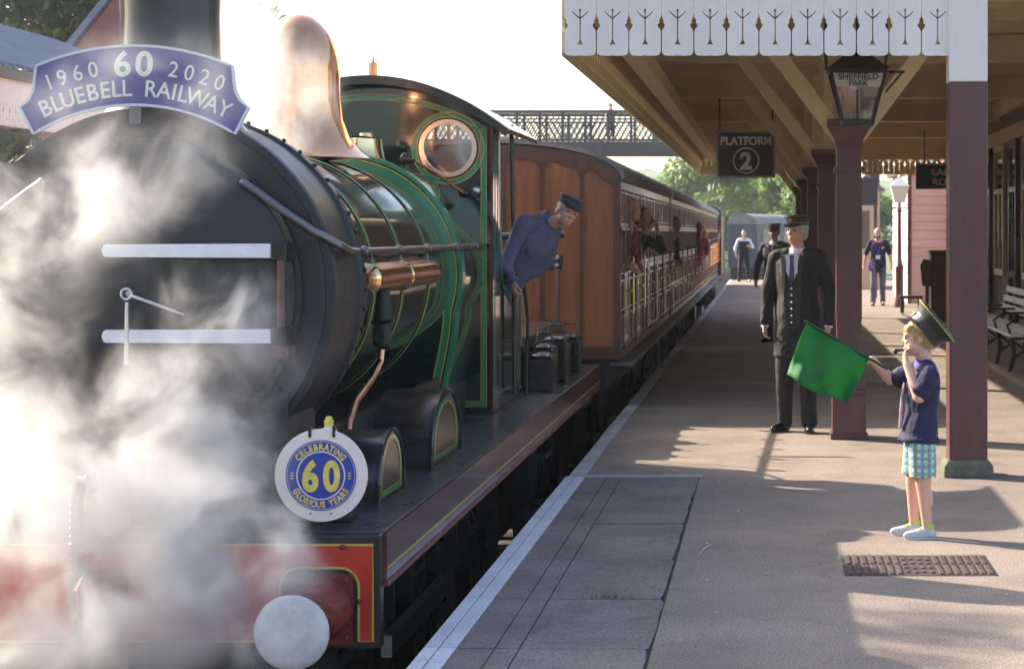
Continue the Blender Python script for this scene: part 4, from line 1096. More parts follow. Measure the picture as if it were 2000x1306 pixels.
# buffers
for sx in (-1, 1):
    bx = CX + sx * 0.865; bz = 0.145
    g = MB(); g.bb(bx - 0.13, bx + 0.13, 8.20, 8.24, bz - 0.14, bz + 0.14); g.lathe([(0.13, 8.19), (0.125, 8.16), (0.10, 8.05), (0.092, 7.93), (0.098, 7.92), (0.098, 7.90)][::-1], (bx, 0, bz), Y, n=32)
    bf = LP('buffer', g, M['darkred'], smooth=True)
    g = MB(); g.cyl((bx, 7.90, bz), (bx, 7.74, bz), 0.05, n=20); LP('buffer_ram', g, M['railsteel'], bf, smooth=True)
    g = MB(); g.lathe([(0.001, 7.685), (0.06, 7.688), (0.11, 7.697), (0.138, 7.708), (0.143, 7.716), (0.14, 7.73), (0.05, 7.745)], (bx, 0, bz), Y, n=40); LP('buffer_head', g, M['bufferwhite'], bf, smooth=True, ang=50)
    g = MB()
    for dx in (-1, 1):
        for dz in (-1, 1): g.ell((bx + dx * 0.11, 8.195, bz + dz * 0.115), (0.014, 0.014, 0.014), n=8, m=5)
    LP('bolts', g, M['darkred'], bf)
# coupling hook and chain
g = MB(); g.bb(CX - 0.09, CX + 0.09, 8.2, 8.24, 0.05, 0.30)
g.tube([(CX, 8.22, 0.17), (CX, 8.02, 0.17), (CX, 7.93, 0.20), (CX, 7.90, 0.27), (CX, 7.96, 0.31)], [0.03, 0.03, 0.028, 0.022, 0.012], 8)
LP('drawhook', g, M['darkred'], smooth=True)
g = MB()
for k in range(4):
    cz_ = 0.10 - 0.11 * k; pts = []
    for i in range(12):
        a = 2 * PI * i / 12; u = 0.03 * math.cos(a); v__ = 0.075 * math.sin(a)
        pts.append((CX + (u if k % 2 == 0 else 0), 7.95 + (0 if k % 2 == 0 else u), cz_ + v__))
    g.tube(pts, 0.012, 6, closed=True)
LP('coupling_chain', g, M['frameblack'], smooth=True)
# vacuum brake pipe, brass topped
g = MB(); vx = CX - 0.085
g.tube([(vx, 8.20, -0.05), (vx, 8.14, 0.1), (vx, 8.13, 0.42), (vx + 0.005, 8.12, 0.60), (vx + 0.03, 8.10, 0.67), (vx + 0.07, 8.07, 0.68), (vx + 0.10, 8.05, 0.64)], 0.026, 12)
for k in range(10): g.tube([(vx + 0.028 * math.cos(t), 8.135 + 0.028 * math.sin(t), 0.30 + k * 0.03) for t in [2 * PI * i / 10 for i in range(10)]], 0.006, 4, closed=True)
LP('vacuum_pipe', g, M['railsteel'], smooth=True)
# lamp irons and lamp behind the disc
for x in (CX + 0.80, CX - 0.80):
    g = MB(); g.bb(x - 0.03, x + 0.03, 8.36, 8.40, 0.44, 0.50); g.bb(x - 0.022, x + 0.022, 8.36, 8.372, 0.5, 0.62); LP('lamp_iron', g, M['black'])
# splashers
def splasher(yc, half, h, name_):
    for sx in (-1, 1):
        n = 14; arc = [(yc + half * math.cos(a), 0.44 + h * math.sin(a) ** 0.8) for a in [PI * i / n for i in range(n + 1)]]
        xi, xo = CX + sx * 0.62, CX + sx * 0.93
        g = MB(); g.prism(arc, xi, xo, 'yz'); so = LP(name_, g, M['black'], smooth=True, ang=40)
        arc2 = [(yc + half * 0.80 * math.cos(a), 0.475 + h * 0.78 * math.sin(a) ** 0.8) for a in [PI * i / n for i in range(n + 1)]]
        x_a, x_b = (xo, xo + 0.004) if sx > 0 else (xo - 0.004, xo)
        g = MB(); g.ribbon(arc2, 0.022, x_a, x_b, 'yz', closed=True); LP('green_lining', g, M['ltgreen'], so)
        arc3 = [(yc + half * 0.74 * math.cos(a), 0.485 + h * 0.71 * math.sin(a) ** 0.8) for a in [PI * i / n for i in range(n + 1)]]
        g = MB(); g.ribbon(arc3, 0.006, x_a, x_b, 'yz', closed=True); LP('yellow_line', g, M['yellow'], so)
        g = MB(); g.tube([(xo, a, b) for a, b in arc], 0.012, 6); LP('rim', g, M['black'], so)
splasher(9.40, 0.32, 0.31, 'splasher')
splasher(11.0, 0.50, 0.37, 'splasher')
# handrail with pillars, sweeping round the smokebox front
for sx in (-1, 1):
    X_ = CX + sx * 0.775
    pts = [(CX + sx * 0.755, 13.75, 1.565), (X_, 13.0, 1.565), (X_, 9.4, 1.565), (X_ + sx * 0.045, 9.0, 1.57), (X_ + sx * 0.04, 8.80, 1.60), (X_ - sx * 0.06, 8.735, 1.66), (X_ - sx * 0.18, 8.72, 1.745), (X_ - sx * 0.28, 8.72, 1.82), (X_ - sx * 0.345, 8.72, 1.865)]
    g = MB(); g.tube(pts, [0.017] * 3 + [0.019] * 6, 12); g.ell(pts[-1], (0.022, 0.022, 0.022), n=8, m=6); hr = LP('boiler_handrail', g, M['railsteel'], smooth=True)
    for y in (9.55, 10.45, 11.35, 12.35, 13.2):
        g = MB(); g.ell((X_, y, 1.565), (0.026, 0.026, 0.026), n=10, m=8); g.tube([(X_, y, 1.565), (CX + sx * 0.66, y, 1.55)], [0.012, 0.018], 8); LP('handrail_pillar', g, M['railsteel'], hr, smooth=True)
# lower fittings: copper cylinder standing in for a reflection in the boiler, clack box, feed pipe
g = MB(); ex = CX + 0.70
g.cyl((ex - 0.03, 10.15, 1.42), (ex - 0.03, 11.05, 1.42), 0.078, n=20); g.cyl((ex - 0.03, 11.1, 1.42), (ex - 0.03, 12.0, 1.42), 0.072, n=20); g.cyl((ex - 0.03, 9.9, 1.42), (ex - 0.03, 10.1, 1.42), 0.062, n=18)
refl = LP('copper_reflection', g, M['copper'], smooth=True)  # reflection of the sunlit platform, shaped as a copper cylinder
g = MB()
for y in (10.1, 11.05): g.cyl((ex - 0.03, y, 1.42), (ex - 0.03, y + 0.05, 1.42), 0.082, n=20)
LP('reflection_band', g, M['brass'], refl, smooth=True)  # brass bands round the added reflection cylinder
g = MB(); g.lathe([(0.02, 1.06), (0.045, 1.08), (0.05, 1.16), (0.035, 1.19), (0.055, 1.21), (0.055, 1.26), (0.04, 1.30), (0.04, 1.36)], (ex + 0.0, 10.4, 0), n=16)
g.cyl((ex - 0.12, 10.4, 1.22), (ex + 0.03, 10.4, 1.22), 0.035, n=12); g.cyl((ex + 0.0, 10.3, 1.13), (ex + 0.0, 10.5, 1.13), 0.03, n=12)
LP('clack_valve', g, M['frameblack'], smooth=True)
g = MB(); g.tube([(ex + 0.0, 10.4, 1.08), (ex - 0.005, 10.38, 1.0), (ex - 0.02, 10.25, 0.92), (ex - 0.05, 10.0, 0.83), (ex - 0.055, 9.85, 0.74), (ex - 0.05, 9.75, 0.62), (ex - 0.04, 9.72, 0.52), (ex - 0.02, 9.70, 0.46)], 0.017, 10)
LP('feed_pipe', g, M['copper'], smooth=True)
g = MB(); g.tube([(CX + 0.30, 13.4, 2.13), (CX + 0.36, 13.35, 2.12), (CX + 0.48, 13.45, 2.04), (CX + 0.62, 13.7, 1.92)], 0.012, 8); LP('steam_pipe', g, M['copper'], smooth=True)
g = MB(); g.ell((CX + 0.30, 13.35, 2.13), (0.045, 0.045, 0.05)); g.ell((CX + 0.62, 13.72, 1.915), (0.035, 0.035, 0.03)); g.cyl((CX + 0.30, 13.35, 2.0), (CX + 0.30, 13.35, 2.13), 0.03); LP('valve_body', g, M['black'], smooth=True)
g = MB(); g.ell((CX + 0.70, 13.76, 1.935), (0.03, 0.03, 0.03)); g.cyl((CX + 0.70, 13.76, 1.935), (CX + 0.70, 13.8, 1.935), 0.012); LP('brass_knob', g, M['steel'], smooth=True)
# wheels and rods
def wheel(parent, c, r, spokes, m1, m2, world=True):
    x, y, z = c
    g = MB(); sgn = 1
    g.lathe([(r - 0.05, -0.06), (r, -0.06), (r, 0.06), (r - 0.05, 0.06), (r - 0.05, -0.06)], (x, y, z), (1, 0, 0), n=36, caps=False)
    for k in range(spokes):
        a = 2 * PI * k / spokes; g.bar((x, y + 0.08 * math.cos(a), z + 0.08 * math.sin(a)), (x, y + (r - 0.045) * math.cos(a), z + (r - 0.045) * math.sin(a)), 0.04, 0.035, up=(1, 0, 0))
    g.cyl((x - 0.07, y, z), (x + 0.07, y, z), 0.10, n=16)
    return g
for yy, r_ in ((9.42, 0.70), (11.35, 0.78), (13.3, 0.70)):
    for sx in (-1, 1):
        g = wheel(None, (CX + sx * 0.76, yy, -0.95 + r_), r_, 14, None, None); LP('driving_wheel', g, M['frameblack'])
g = MB(); g.bb(CX + 0.88, CX + 0.93, 9.42, 11.35, -0.30, -0.2); g.bb(CX - 0.93, CX - 0.88, 9.42, 11.35, -0.30, -0.2); LP('coupling_rod', g, M['steel'])
g = MB(); g.bb(CX + 0.95, CX + 1.06, 13.9, 14.3, -0.30, -0.26); g.bb(CX + 0.95, CX + 1.06, 14.75, 15.1, -0.30, -0.26); g.bb(CX + 0.93, CX + 0.96, 14.75, 15.1, -0.3, 0.4); g.bb(CX + 0.95, CX + 1.06, 14.75, 15.1, 0.02, 0.05); LP('cab_steps', g, M['frameblack'])
g = MB(); g.bb(CX - 0.5, CX + 0.5, 8.6, 18.5, -0.82, 0.2); LP('underframe_blocker', g, M['frameblack'])  # added box that keeps sunlight off the sleepers under the engine
# guard iron and brake rigging glimpsed under the plate
g = MB(); g.tube([(CX + 0.7, 8.35, -0.1), (CX + 0.75, 8.45, -0.75)], 0.03, 6); g.tube([(CX + 0.9, 9.0, 0.2), (CX + 0.9, 12.6, 0.05)], 0.025, 6); LP('guard_iron', g, M['frameblack'])

# ---- bunker section behind the cab
g = MB(); g.bb(CX - 1.10, CX + 1.10, 15.5, 18.9, 0.40, 0.44); LP('rear_running_plate', g, M['board'])
g = MB(); g.bb(CX - 0.78, CX + 0.78, 15.6, 18.6, 0.44, 0.86); bk = LP('low_tank', g, M['black'], bevel=0.02)
for k, y in enumerate((15.75, 16.25, 16.75, 17.3, 17.9)):
    g = MB(); x = CX + 0.93 - (k % 2) * 0.04; h = 0.24 + 0.04 * (k % 3)
    g.bb(x - 0.09, x + 0.09, y - 0.14, y + 0.14, 0.44, 0.44 + h); g.lathe([(0.10, 0.44 + h), (0.11, 0.47 + h), (0.06, 0.49 + h), (0.0, 0.50 + h)], (x, y, 0), n=14)
    g.tube([(x - 0.07, y, 0.5 + h), (x - 0.05, y, 0.58 + h), (x + 0.05, y, 0.58 + h), (x + 0.07, y, 0.5 + h)], 0.01, 6)
    LP('storage_box', g, M['black'], bk, bevel=0.01)
g = MB(); g.tube([(CX + 0.75, 14.9, 1.36), (CX + 0.80, 18.4, 1.41)], 0.022, 8)
for k in range(5): g.tube([(CX + 0.80, 15.4 + k * 0.7, 1.34), (CX + 0.80, 15.45 + k * 0.7, 1.44)], 0.035, 8)
g.tube([(CX + 0.78, 15.5, 0.8), (CX + 0.79, 15.5, 1.38)], 0.015, 6); g.tube([(CX + 0.78, 18.3, 0.8), (CX + 0.79, 18.3, 1.40)], 0.015, 6)
LP('fire_iron_rail', g, M['railsteel'], bk, smooth=True)
g = MB(); g.cyl((CX + 0.4, 16.5, 1.62), (CX + 1.02, 16.5, 1.64), 0.03, n=10)
LP('brake_handle', g, M['railsteel'], bk)
for yy in (16.2, 17.8):
    for sx in (-1, 1):
        g = wheel(None, (CX + sx * 0.76, yy, -0.43), 0.52, 10, None, None); LP('carrying_wheel', g, M['frameblack'])

# ------------------------------------------------------------------ headboard and disc
hb = empty('headboard', (CX, 8.6, CZ), 0, 'curved blue headboard lettered 1960 60 2020 Bluebell Railway above the smokebox', 'headboard')
def pol(r, a): return (r * math.sin(a), r * math.cos(a))
Ri, Ro = 0.797, 1.045; a_in, a_out = R(32.0), R(23.2)
outer = [pol(Ro, a_out * (1 - 2 * i / 32)) for i in range(33)]       # right to left
shl = [pol(0.985, -R(25.2)), pol(0.955, -R(26.4)), pol(0.930, -R(28.4)), pol(0.92, -R(31.4))]
inner = [pol(Ri, -a_in + 2 * a_in * i / 36) for i in range(37)]
shr = [pol(0.92, R(31.4)), pol(0.930, R(28.4)), pol(0.955, R(26.4)), pol(0.985, R(25.2))]
outl = outer + shl + inner + shr
flat('board_face', [outl], 0.012, Matrix.Rotation(PI / 2, 4, 'X'), M['signblue'], hb)
g = MB(); g.ribbon(outl, 0.011, -0.009, 0.008, closed=True); g.build('board_edge', M['signedge'], hb)
g = MB()
STEP = {'_': R(3.55), 'B': 1.05, 'L': .82, 'U': 1.06, 'E': .95, ' ': .95, 'R': 1.03, 'A': 1.08, 'I': .55, 'W': 1.45, 'Y': 1.05}
arc_text(g, 'BLUEBELL RAILWAY', 0, 0, -0.008, 0.834, R(0.3), 0.098, STEP, sx=0.92, offset=0.001)
arc_text(g, '1960', 0, 0, -0.008, 0.928, R(-15.8), 0.094, {'_': R(4.0), '1': .75}, sx=0.92, offset=0.0005)
arc_text(g, '2020', 0, 0, -0.008, 0.928, R(16.0), 0.094, {'_': R(4.0)}, sx=0.92, offset=0.0005)
arc_text(g, '60', 0, 0, -0.008, 0.920, R(-0.2), 0.146, {'_': R(5.5)}, sx=1.05, offset=0.003)
g.build('lettering', M['letter'], hb, recalc=False)
g = MB(); g.bb(-0.025, 0.025, 0.008, 0.03, 0.72, 0.86); g.bb(-0.02, 0.02, 0.03, 0.22, 0.80, 0.83); g.build('bracket', M['railsteel'], hb)

dc = empty('celebration_disc', (-1.818, 8.33, 0.665), 0, 'round white disc with a blue 60 emblem reading Celebrating Glorious Years', 'disc')
g = MB(); g.cyl((0, 0, 0), (0, 0.012, 0), 0.189, n=56); g.build('disc_plate', M['discwhite'], dc, bevel=0.002)
g = MB(); g.ribbon(circ(0, 0, 0.1415, 56), 0.004, -0.003, 0, closed=True)
g.prism(circ(0, 0, 0.136, 56), -0.0035, -0.0005); g.build('blue_band', M['discblue'], dc)
g = MB(); g.ribbon(circ(0, 0, 0.097, 56), 0.005, -0.0055, -0.002, closed=True); g.build('white_ring', M['discwhite'], dc)
g = MB()
DS = {'_': R(11.0), 'C': 1, 'E': .92, 'L': .85, 'B': 1, 'R': 1, 'A': 1.05, 'T': .9, 'I': .5, 'N': 1.05, 'G': 1.08, 'O': 1.1, 'U': 1.0, 'S': .9, 'Y': .95, ' ': .7}
arc_text(g, 'CELEBRATING', 0, 0, -0.0045, 0.1045, 0, 0.036, DS, sx=0.85, offset=0.0014, extrude=0.001)
arc_text(g, 'GLORIOUS YEARS', 0, 0, -0.0045, 0.1305, PI, 0.036, {**DS, '_': R(9.6)}, sx=0.80, inward=True, offset=0.0014, extrude=0.001)
g.mesh(text_mesh('6', 0.168, 0.002, 0.0065), face_cam(-0.043, -0.006, -0.060, 0, 0.80)); g.mesh(text_mesh('0', 0.168, 0.002, 0.0065), face_cam(0.044, -0.006, -0.060, 0, 0.80))
for s in (-1, 1):
    for k in range(3): g.bb(s * 0.117 - 0.006, s * 0.117 + 0.006, -0.0055, -0.0035, 0.008 - k * 0.011, 0.013 - k * 0.011)
g.build('lettering', M['gold'], dc, recalc=False)
g = MB()
for x in (-0.045, 0.052): g.bb(x - 0.006, x + 0.006, -0.004, 0.016, 0.155, 0.200)
for x in (-0.042, 0.040): g.ell((x, -0.001, -0.155), (0.004, 0.003, 0.004), n=6, m=4)
g.build('disc_clip', M['black'], dc)
lp = empty('headlamp', (-1.805, 8.42, 0.62), 0, 'small white lamp with a brass top peeping above the round disc', 'lamp')
g = MB(); g.lathe([(0.055, 0.0), (0.055, 0.16), (0.052, 0.17), (0.03, 0.225), (0.016, 0.235)], n=18); g.build('lamp_body', M['lampwhite'], lp, smooth=True)
g = MB(); g.lathe([(0.018, 0.235), (0.02, 0.26), (0.014, 0.265), (0.014, 0.275), (0, 0.28)], n=12); g.build('lamp_cap', M['gold'], lp, smooth=True)
g = MB(); g.bb(0.005, 0.045, -0.062, -0.052, 0.168, 0.182); g.build('lamp_mark', M['red'], lp)
# ------------------------------------------------------------------ teak coaches
def end_profile(hw=1.25, zb=1.40, ze=3.12, zt=3.44, n=20):
    return [(hw, zb), (hw, ze)] + [(hw * math.cos(PI * i / n), ze + (zt - ze) * math.sin(PI * i / n) ** 0.9) for i in range(1, n)] + [(-hw, ze), (-hw, zb)]
def make_coach(L=9.6, ncomp=5):
    rt = empty('teak_coach', (CX, 19.5, -0.95))
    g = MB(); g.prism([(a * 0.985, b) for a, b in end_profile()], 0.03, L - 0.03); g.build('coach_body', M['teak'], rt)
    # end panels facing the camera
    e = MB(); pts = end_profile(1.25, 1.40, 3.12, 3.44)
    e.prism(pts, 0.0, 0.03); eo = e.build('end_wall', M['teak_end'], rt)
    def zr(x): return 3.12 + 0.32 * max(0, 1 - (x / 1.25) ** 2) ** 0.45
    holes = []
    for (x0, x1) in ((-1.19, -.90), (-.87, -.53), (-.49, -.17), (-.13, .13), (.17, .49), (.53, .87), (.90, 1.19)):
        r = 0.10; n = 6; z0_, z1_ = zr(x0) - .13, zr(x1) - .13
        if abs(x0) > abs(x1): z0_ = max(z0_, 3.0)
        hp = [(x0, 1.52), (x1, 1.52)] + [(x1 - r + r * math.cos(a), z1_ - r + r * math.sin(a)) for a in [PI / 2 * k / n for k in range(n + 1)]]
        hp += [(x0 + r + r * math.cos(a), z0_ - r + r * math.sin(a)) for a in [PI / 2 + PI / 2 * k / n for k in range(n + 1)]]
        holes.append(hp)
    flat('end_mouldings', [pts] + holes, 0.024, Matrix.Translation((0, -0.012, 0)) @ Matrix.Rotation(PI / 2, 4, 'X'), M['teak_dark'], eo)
    # roof
    g = MB(); n = 20; up_ = [(1.30 * math.cos(PI * i / n), 3.13 + 0.36 * math.sin(PI * i / n) ** 0.9) for i in range(n + 1)]
    lo = [(a * 0.975, b - 0.035) for a, b in up_]; g.prism(up_ + lo[::-1], -0.05, L + 0.05); ro = g.build('roof', M['roofgrey'], rt, smooth=True, ang=40)
    for k in range(4):
        g = MB(); g.lathe([(0.07, 3.46), (0.07, 3.53), (0.10, 3.54), (0.10, 3.57), (0.0, 3.60)], (0, 1.2 + k * 2.4, 0), n=12); g.build('roof_ventilator', M['roofgrey'], ro)
    # side (platform side) in detail
    S = 1.233; px = L / ncomp
    fr = MB(); bd = MB()
    fr.bb(S, S + 0.025, 0, L, 3.02, 3.12); fr.bb(S, S + 0.02, 0, L, 2.20, 2.26); fr.bb(S, S + 0.025, 0, L, 1.40, 1.46); fr.bb(S, S + 0.02, 0, L, 2.66, 2.70)
    for c in range(ncomp):
        y0 = c * px; segs = [y0 + 0.03, y0 + 0.62, y0 + 1.30, y0 + px - 0.03]
        for y in segs: fr.bb(S, S + 0.022, y - 0.03, y + 0.03, 1.46, 3.02)
        # toplights, windows and lower panels
        for j in range(3):
            a, b = segs[j] + 0.03, segs[j + 1] - 0.03
            if j == 1:
                door_ = MB(); door_.bb(S, S + 0.012, a, b, 1.47, 2.20); do = door_.build('door', M['teak'], rt)
                h = MB(); h.tube([(S + 0.05, b - 0.05, 2.02), (S + 0.055, b - 0.12, 2.02)], 0.012, 6); h.tube([(S + 0.012, b - 0.06, 2.02), (S + 0.05, b - 0.06, 2.02)], 0.010, 6); h.build('door_handle', M['brass'], do)
                h = MB(); yy = b + 0.05; h.tube([(S + 0.02, yy, 1.75), (S + 0.06, yy, 1.78), (S + 0.06, yy, 2.35), (S + 0.02, yy, 2.38)], 0.011, 6); h.build('grab_rail', M['brass'], do)
                h = MB()
                for zz in (1.55, 1.78, 2.12): h.bb(S + 0.012, S + 0.05, a - 0.05, a + 0.0, zz, zz + 0.05)
                h.build('door_hinge', M['steel'], do)
            w_ = MB(); t = 0.035
            w_.bb(S + 0.002, S + 0.03, a, a + t, 2.27, 2.66); w_.bb(S + 0.002, S + 0.03, b - t, b, 2.27, 2.66); w_.bb(S + 0.002, S + 0.03, a, b, 2.27, 2.27 + t); w_.bb(S + 0.002, S + 0.03, a, b, 2.66 - t, 2.655)
            wo = w_.build('window', M['teak_dark'], rt)
            p_ = MB(); p_.bb(S + 0.001, S + 0.006, a + t, b - t, 2.27 + t, 2.66 - t); p_.build('pane', M['coachglass'], wo)
            m2 = 2 if (b - a) > 0.5 else 2
            for q in range(m2):
                aa = a + (b - a) * q / m2 + 0.02; bb_ = a + (b - a) * (q + 1) / m2 - 0.02
                bd.ribbon([(aa, 2.73), (bb_, 2.73), (bb_, 2.99), (aa, 2.99)], 0.022, S, S + 0.018, 'yz', closed=True)
                p2 = MB() if False else None
                fr.bb(S, S + 0.004, aa + 0.012, bb_ - 0.012, 2.742, 2.978) if False else None
            # lower beading rings
            for (z0, z1) in ((1.52, 1.80), (1.86, 2.14)):
                bd.ribbon([(a + 0.03, z0), (b - 0.03, z0), (b - 0.03, z1), (a + 0.03, z1)], 0.02, S + 0.012, S + 0.024, 'yz', closed=True)
    fr.build('side_mouldings', M['teak_dark'], rt)
    bd.build('panel_beading', M['bead'], rt)
    tl_ = MB()
    for c in range(ncomp):
        y0 = c * px; segs = [y0 + 0.03, y0 + 0.62, y0 + 1.30, y0 + px - 0.03]
        for j in range(3):
            a, b = segs[j] + 0.03, segs[j + 1] - 0.03
            for q in range(2):
                aa = a + (b - a) * q / 2 + 0.03; bb_ = a + (b - a) * (q + 1) / 2 - 0.03; tl_.bb(S + 0.001, S + 0.005, aa, bb_, 2.74, 2.98)
    tl_.build('toplights', M['coachglass'], rt)
    # underframe, step boards, wheels
    g = MB(); g.bb(-1.1, 1.1, 0.1, L - 0.1, 1.15, 1.40); g.bb(1.1, 1.16, 0.05, L - 0.05, 1.12, 1.40); g.build('underframe', M['frameblack'], rt)
    g = MB(); g.bb(-0.6, 0.6, 0.3, L - 0.3, 0.2, 1.15); g.build('gas_tank', M['frameblack'], rt)
    g = MB(); g.bb(1.16, 1.37, 0.05, L - 0.05, 1.33, 1.37); g.build('step_board', M['stepwood'], rt, bevel=0.006)
    g = MB(); g.bb(1.20, 1.40, 0.6, L - 0.6, 0.55, 0.59); g.build('lower_step_board', M['stepwood'], rt, bevel=0.006)
    for y in (1.6, L - 1.6):
        for sx in (-1, 1):
            g = wheel(None, (sx * 0.76, y, 0.47), 0.47, 9, None, None); g.build('wheel', M['frameblack'], rt)
            g = MB(); g.bb(sx * 0.92, sx * 0.98, y - 0.5, y + 0.5, 0.35, 0.6); g.bb(sx * 0.92, sx * 0.98, y - 0.12, y + 0.12, 0.6, 1.15); g.build('axle_guard', M['frameblack'], rt)
    for sx in (-1, 1):
        for y, d in ((-0.02, -1), (L + 0.02, 1)):
            g = MB(); g.cyl((sx * 0.865, y - d * 0.1, 1.08), (sx * 0.865, y + d * 0.22, 1.08), 0.06, n=12); g.cyl((sx * 0.865, y + d * 0.22, 1.08), (sx * 0.865, y + d * 0.25, 1.08), 0.15, n=20); g.build('buffer', M['frameblack'], rt)
    return rt
coach = make_coach()
CG = 'teak coaches of the train'
labs = ['first teak coach directly behind the locomotive, with its tall end panels showing', 'second teak coach of the train, joined behind the first', 'third teak coach of the train, where a child leans out waving', 'fourth and farthest teak coach at the tail of the train']
DXC = [0, 0.0, -0.02, -0.05]
for i in range(4):
    o = coach if i == 0 else copy_tree(coach)
    o.location = (CX + DXC[i], 19.5 + i * 10.1, -0.95); tag(o, labs[i], 'railway coach', CG)
# tail vehicle end, dark with a cream corner
tv = empty('brake_van', (CX, 60.2, -0.95), 0, 'dark van with a cream edge closing the tail of the train', 'railway van')
g = MB(); g.prism(end_profile(1.28, 1.2, 3.2, 3.5, 16), 0, 5.5); g.build('van_body', M['frameblack'], tv)
g = MB(); g.bb(1.283, 1.30, 0.2, 0.5, 1.4, 3.1); g.bb(1.283, 1.30, 1.0, 1.5, 1.4, 3.1); g.build('cream_panel', M['creamlight'], tv)
g = MB(); g.bb(-1.0, 1.0, 0.2, 5.3, 0.45, 1.2); g.build('underframe', M['frameblack'], tv)
# ------------------------------------------------------------------ people
V = Vector
def base_joints():
    return dict(pelvis=V((0, 0, .95)), neck=V((0, -.01, 1.47)), head=V((0, .015, 1.64)),
                shR=V((.185, -.01, 1.42)), shL=V((-.185, -.01, 1.42)), elR=V((.235, -.02, 1.14)), elL=V((-.235, -.02, 1.14)), wrR=V((.245, .04, .89)), wrL=V((-.245, .04, .89)),
                hipR=V((.09, 0, .90)), hipL=V((-.09, 0, .90)), knR=V((.10, .02, .48)), knL=V((-.10, .02, .48)), anR=V((.105, -.02, .08)), anL=V((-.105, -.02, .08)),
                toeR=V((.125, .13, .03)), toeL=V((-.125, .13, .03)))
TORSO = [(-.14, .10, .085), (-.07, .15, .105), (0, .165, .112), (.08, .155, .105), (.17, .142, .098), (.27, .152, .108), (.36, .17, .115), (.43, .178, .10), (.485, .13, .078), (.52, .07, .06)]
def torso_frame(J):
    zt = (J['neck'] - J['pelvis']).normalized(); x = (J['shR'] - J['shL']); x = (x - zt * x.dot(zt)).normalized(); y = zt.cross(x); return x, y, zt
def torso_loft(mb, J, inf=0, lo=-.14, hi=.52, extra=None, k=1.0, bulk=1.0):
    x, y, z = torso_frame(J); L = (J['neck'] - J['pelvis']).length; sc = L / .52
    secs = []
    for e in (extra or []): secs.append((J['pelvis'] + z * e[0] * sc, x, y, e[1] * k, e[2] * k))
    for (h, rx, ry) in TORSO:
        if lo <= h <= hi: secs.append((J['pelvis'] + z * h * sc, x, y, (rx * bulk + inf) * k, (ry * bulk + inf) * k))
    mb.loft(secs)
def head_rot(yaw, pitch, roll=0): return Euler((pitch, roll, yaw), 'XYZ').to_matrix()
def limb(mb, J, a, b, r0, r1, k=1.0): mb.cap(J[a], J[b], r0 * k, r1 * k)
def hand(mb, wr, d, n, k=1.0, curl=0.5, side=1, spread=1.0):
    """palm, four fingers and a thumb. d: direction of the hand, n: palm normal"""
    d = V(d).normalized(); n = V(n); n = (n - d * n.dot(d)).normalized(); s = d.cross(n)
    rot = Matrix((s, d, n)).transposed()
    mb.ell(wr + d * .045 * k, (.036 * k, .052 * k, .016 * k), rot, n=12, m=8)
    mb.cap(wr - d * .02 * k, wr + d * .03 * k, .024 * k, .026 * k, 8)
    for i, ln in enumerate((.85, 1.0, .94, .75)):
        b = wr + (d * .085 + s * (i - 1.5) * .0185) * k
        q = curl * (0.9 + 0.1 * i); d1 = d * math.cos(q) + n * math.sin(q); m_ = b + d1 * .036 * ln * k
        q2 = curl * 2.1; d2 = d * math.cos(q2) + n * math.sin(q2); t = m_ + d2 * .034 * ln * k
        mb.cap(b - d * .012 * k, m_, .0092 * k, .0086 * k, 8); mb.cap(m_, t, .0084 * k, .007 * k, 8)
    b = wr + (d * .025 + s * side * .028) * k; m_ = b + (d * .03 + s * side * .022 + n * .015) * k; t = m_ + (d * .028 + n * .018 * (1 + curl)) * k
    mb.cap(b, m_, .013 * k, .0105 * k, 8); mb.cap(m_, t, .0105 * k, .008 * k, 8)
def build_head(mb, J, Rm, k=1.0, nose=1.0):
    c = J['head']
    def E(p, r): mb.ell(c + Rm @ (V(p) * k), [q * k for q in r], Rm, n=16, m=12)
    E((0, -.015, .025), (.076, .093, .094)); E((0, .025, -.03), (.062, .066, .082)); E((0, .052, -.088), (.028, .028, .024))
    E((0, .01, -.06), (.057, .06, .055)); E((0, .088, -.058), (.022, .010, .006)); E((0, .086, -.070), (.020, .010, .007))
    E((.030, .072, .022), (.024, .014, .009)); E((-.030, .072, .022), (.024, .014, .009)); E((.034, .066, -.022), (.022, .02, .018)); E((-.034, .066, -.022), (.022, .02, .018))
    mb.cap(c + Rm @ (V((0, .084, .012)) * k), c + Rm @ (V((0, .084 + .022 * nose, -.024)) * k), .009 * k * nose, .014 * k * nose, 10)
    for s in (-1, 1): E((s * .077, -.008, -.008), (.011, .02, .031))
def face_parts(root, J, Rm, k=1.0):
    c = J['head']
    for s in (-1, 1):
        g = MB(); g.ell(c + Rm @ (V((s * .030, .079, .004)) * k), [.012 * k, .008 * k, .0065 * k], Rm, n=10, m=6); g.build('eye', M['eye'], root, smooth=True)
    g = MB(); g.ell(c + Rm @ (V((0, .0925, -.0645)) * k), [.017 * k, .0045 * k, .002 * k], Rm, n=10, m=5); g.build('mouth', mat('mouth line', (0.22, 0.06, 0.05), 0.5), root)
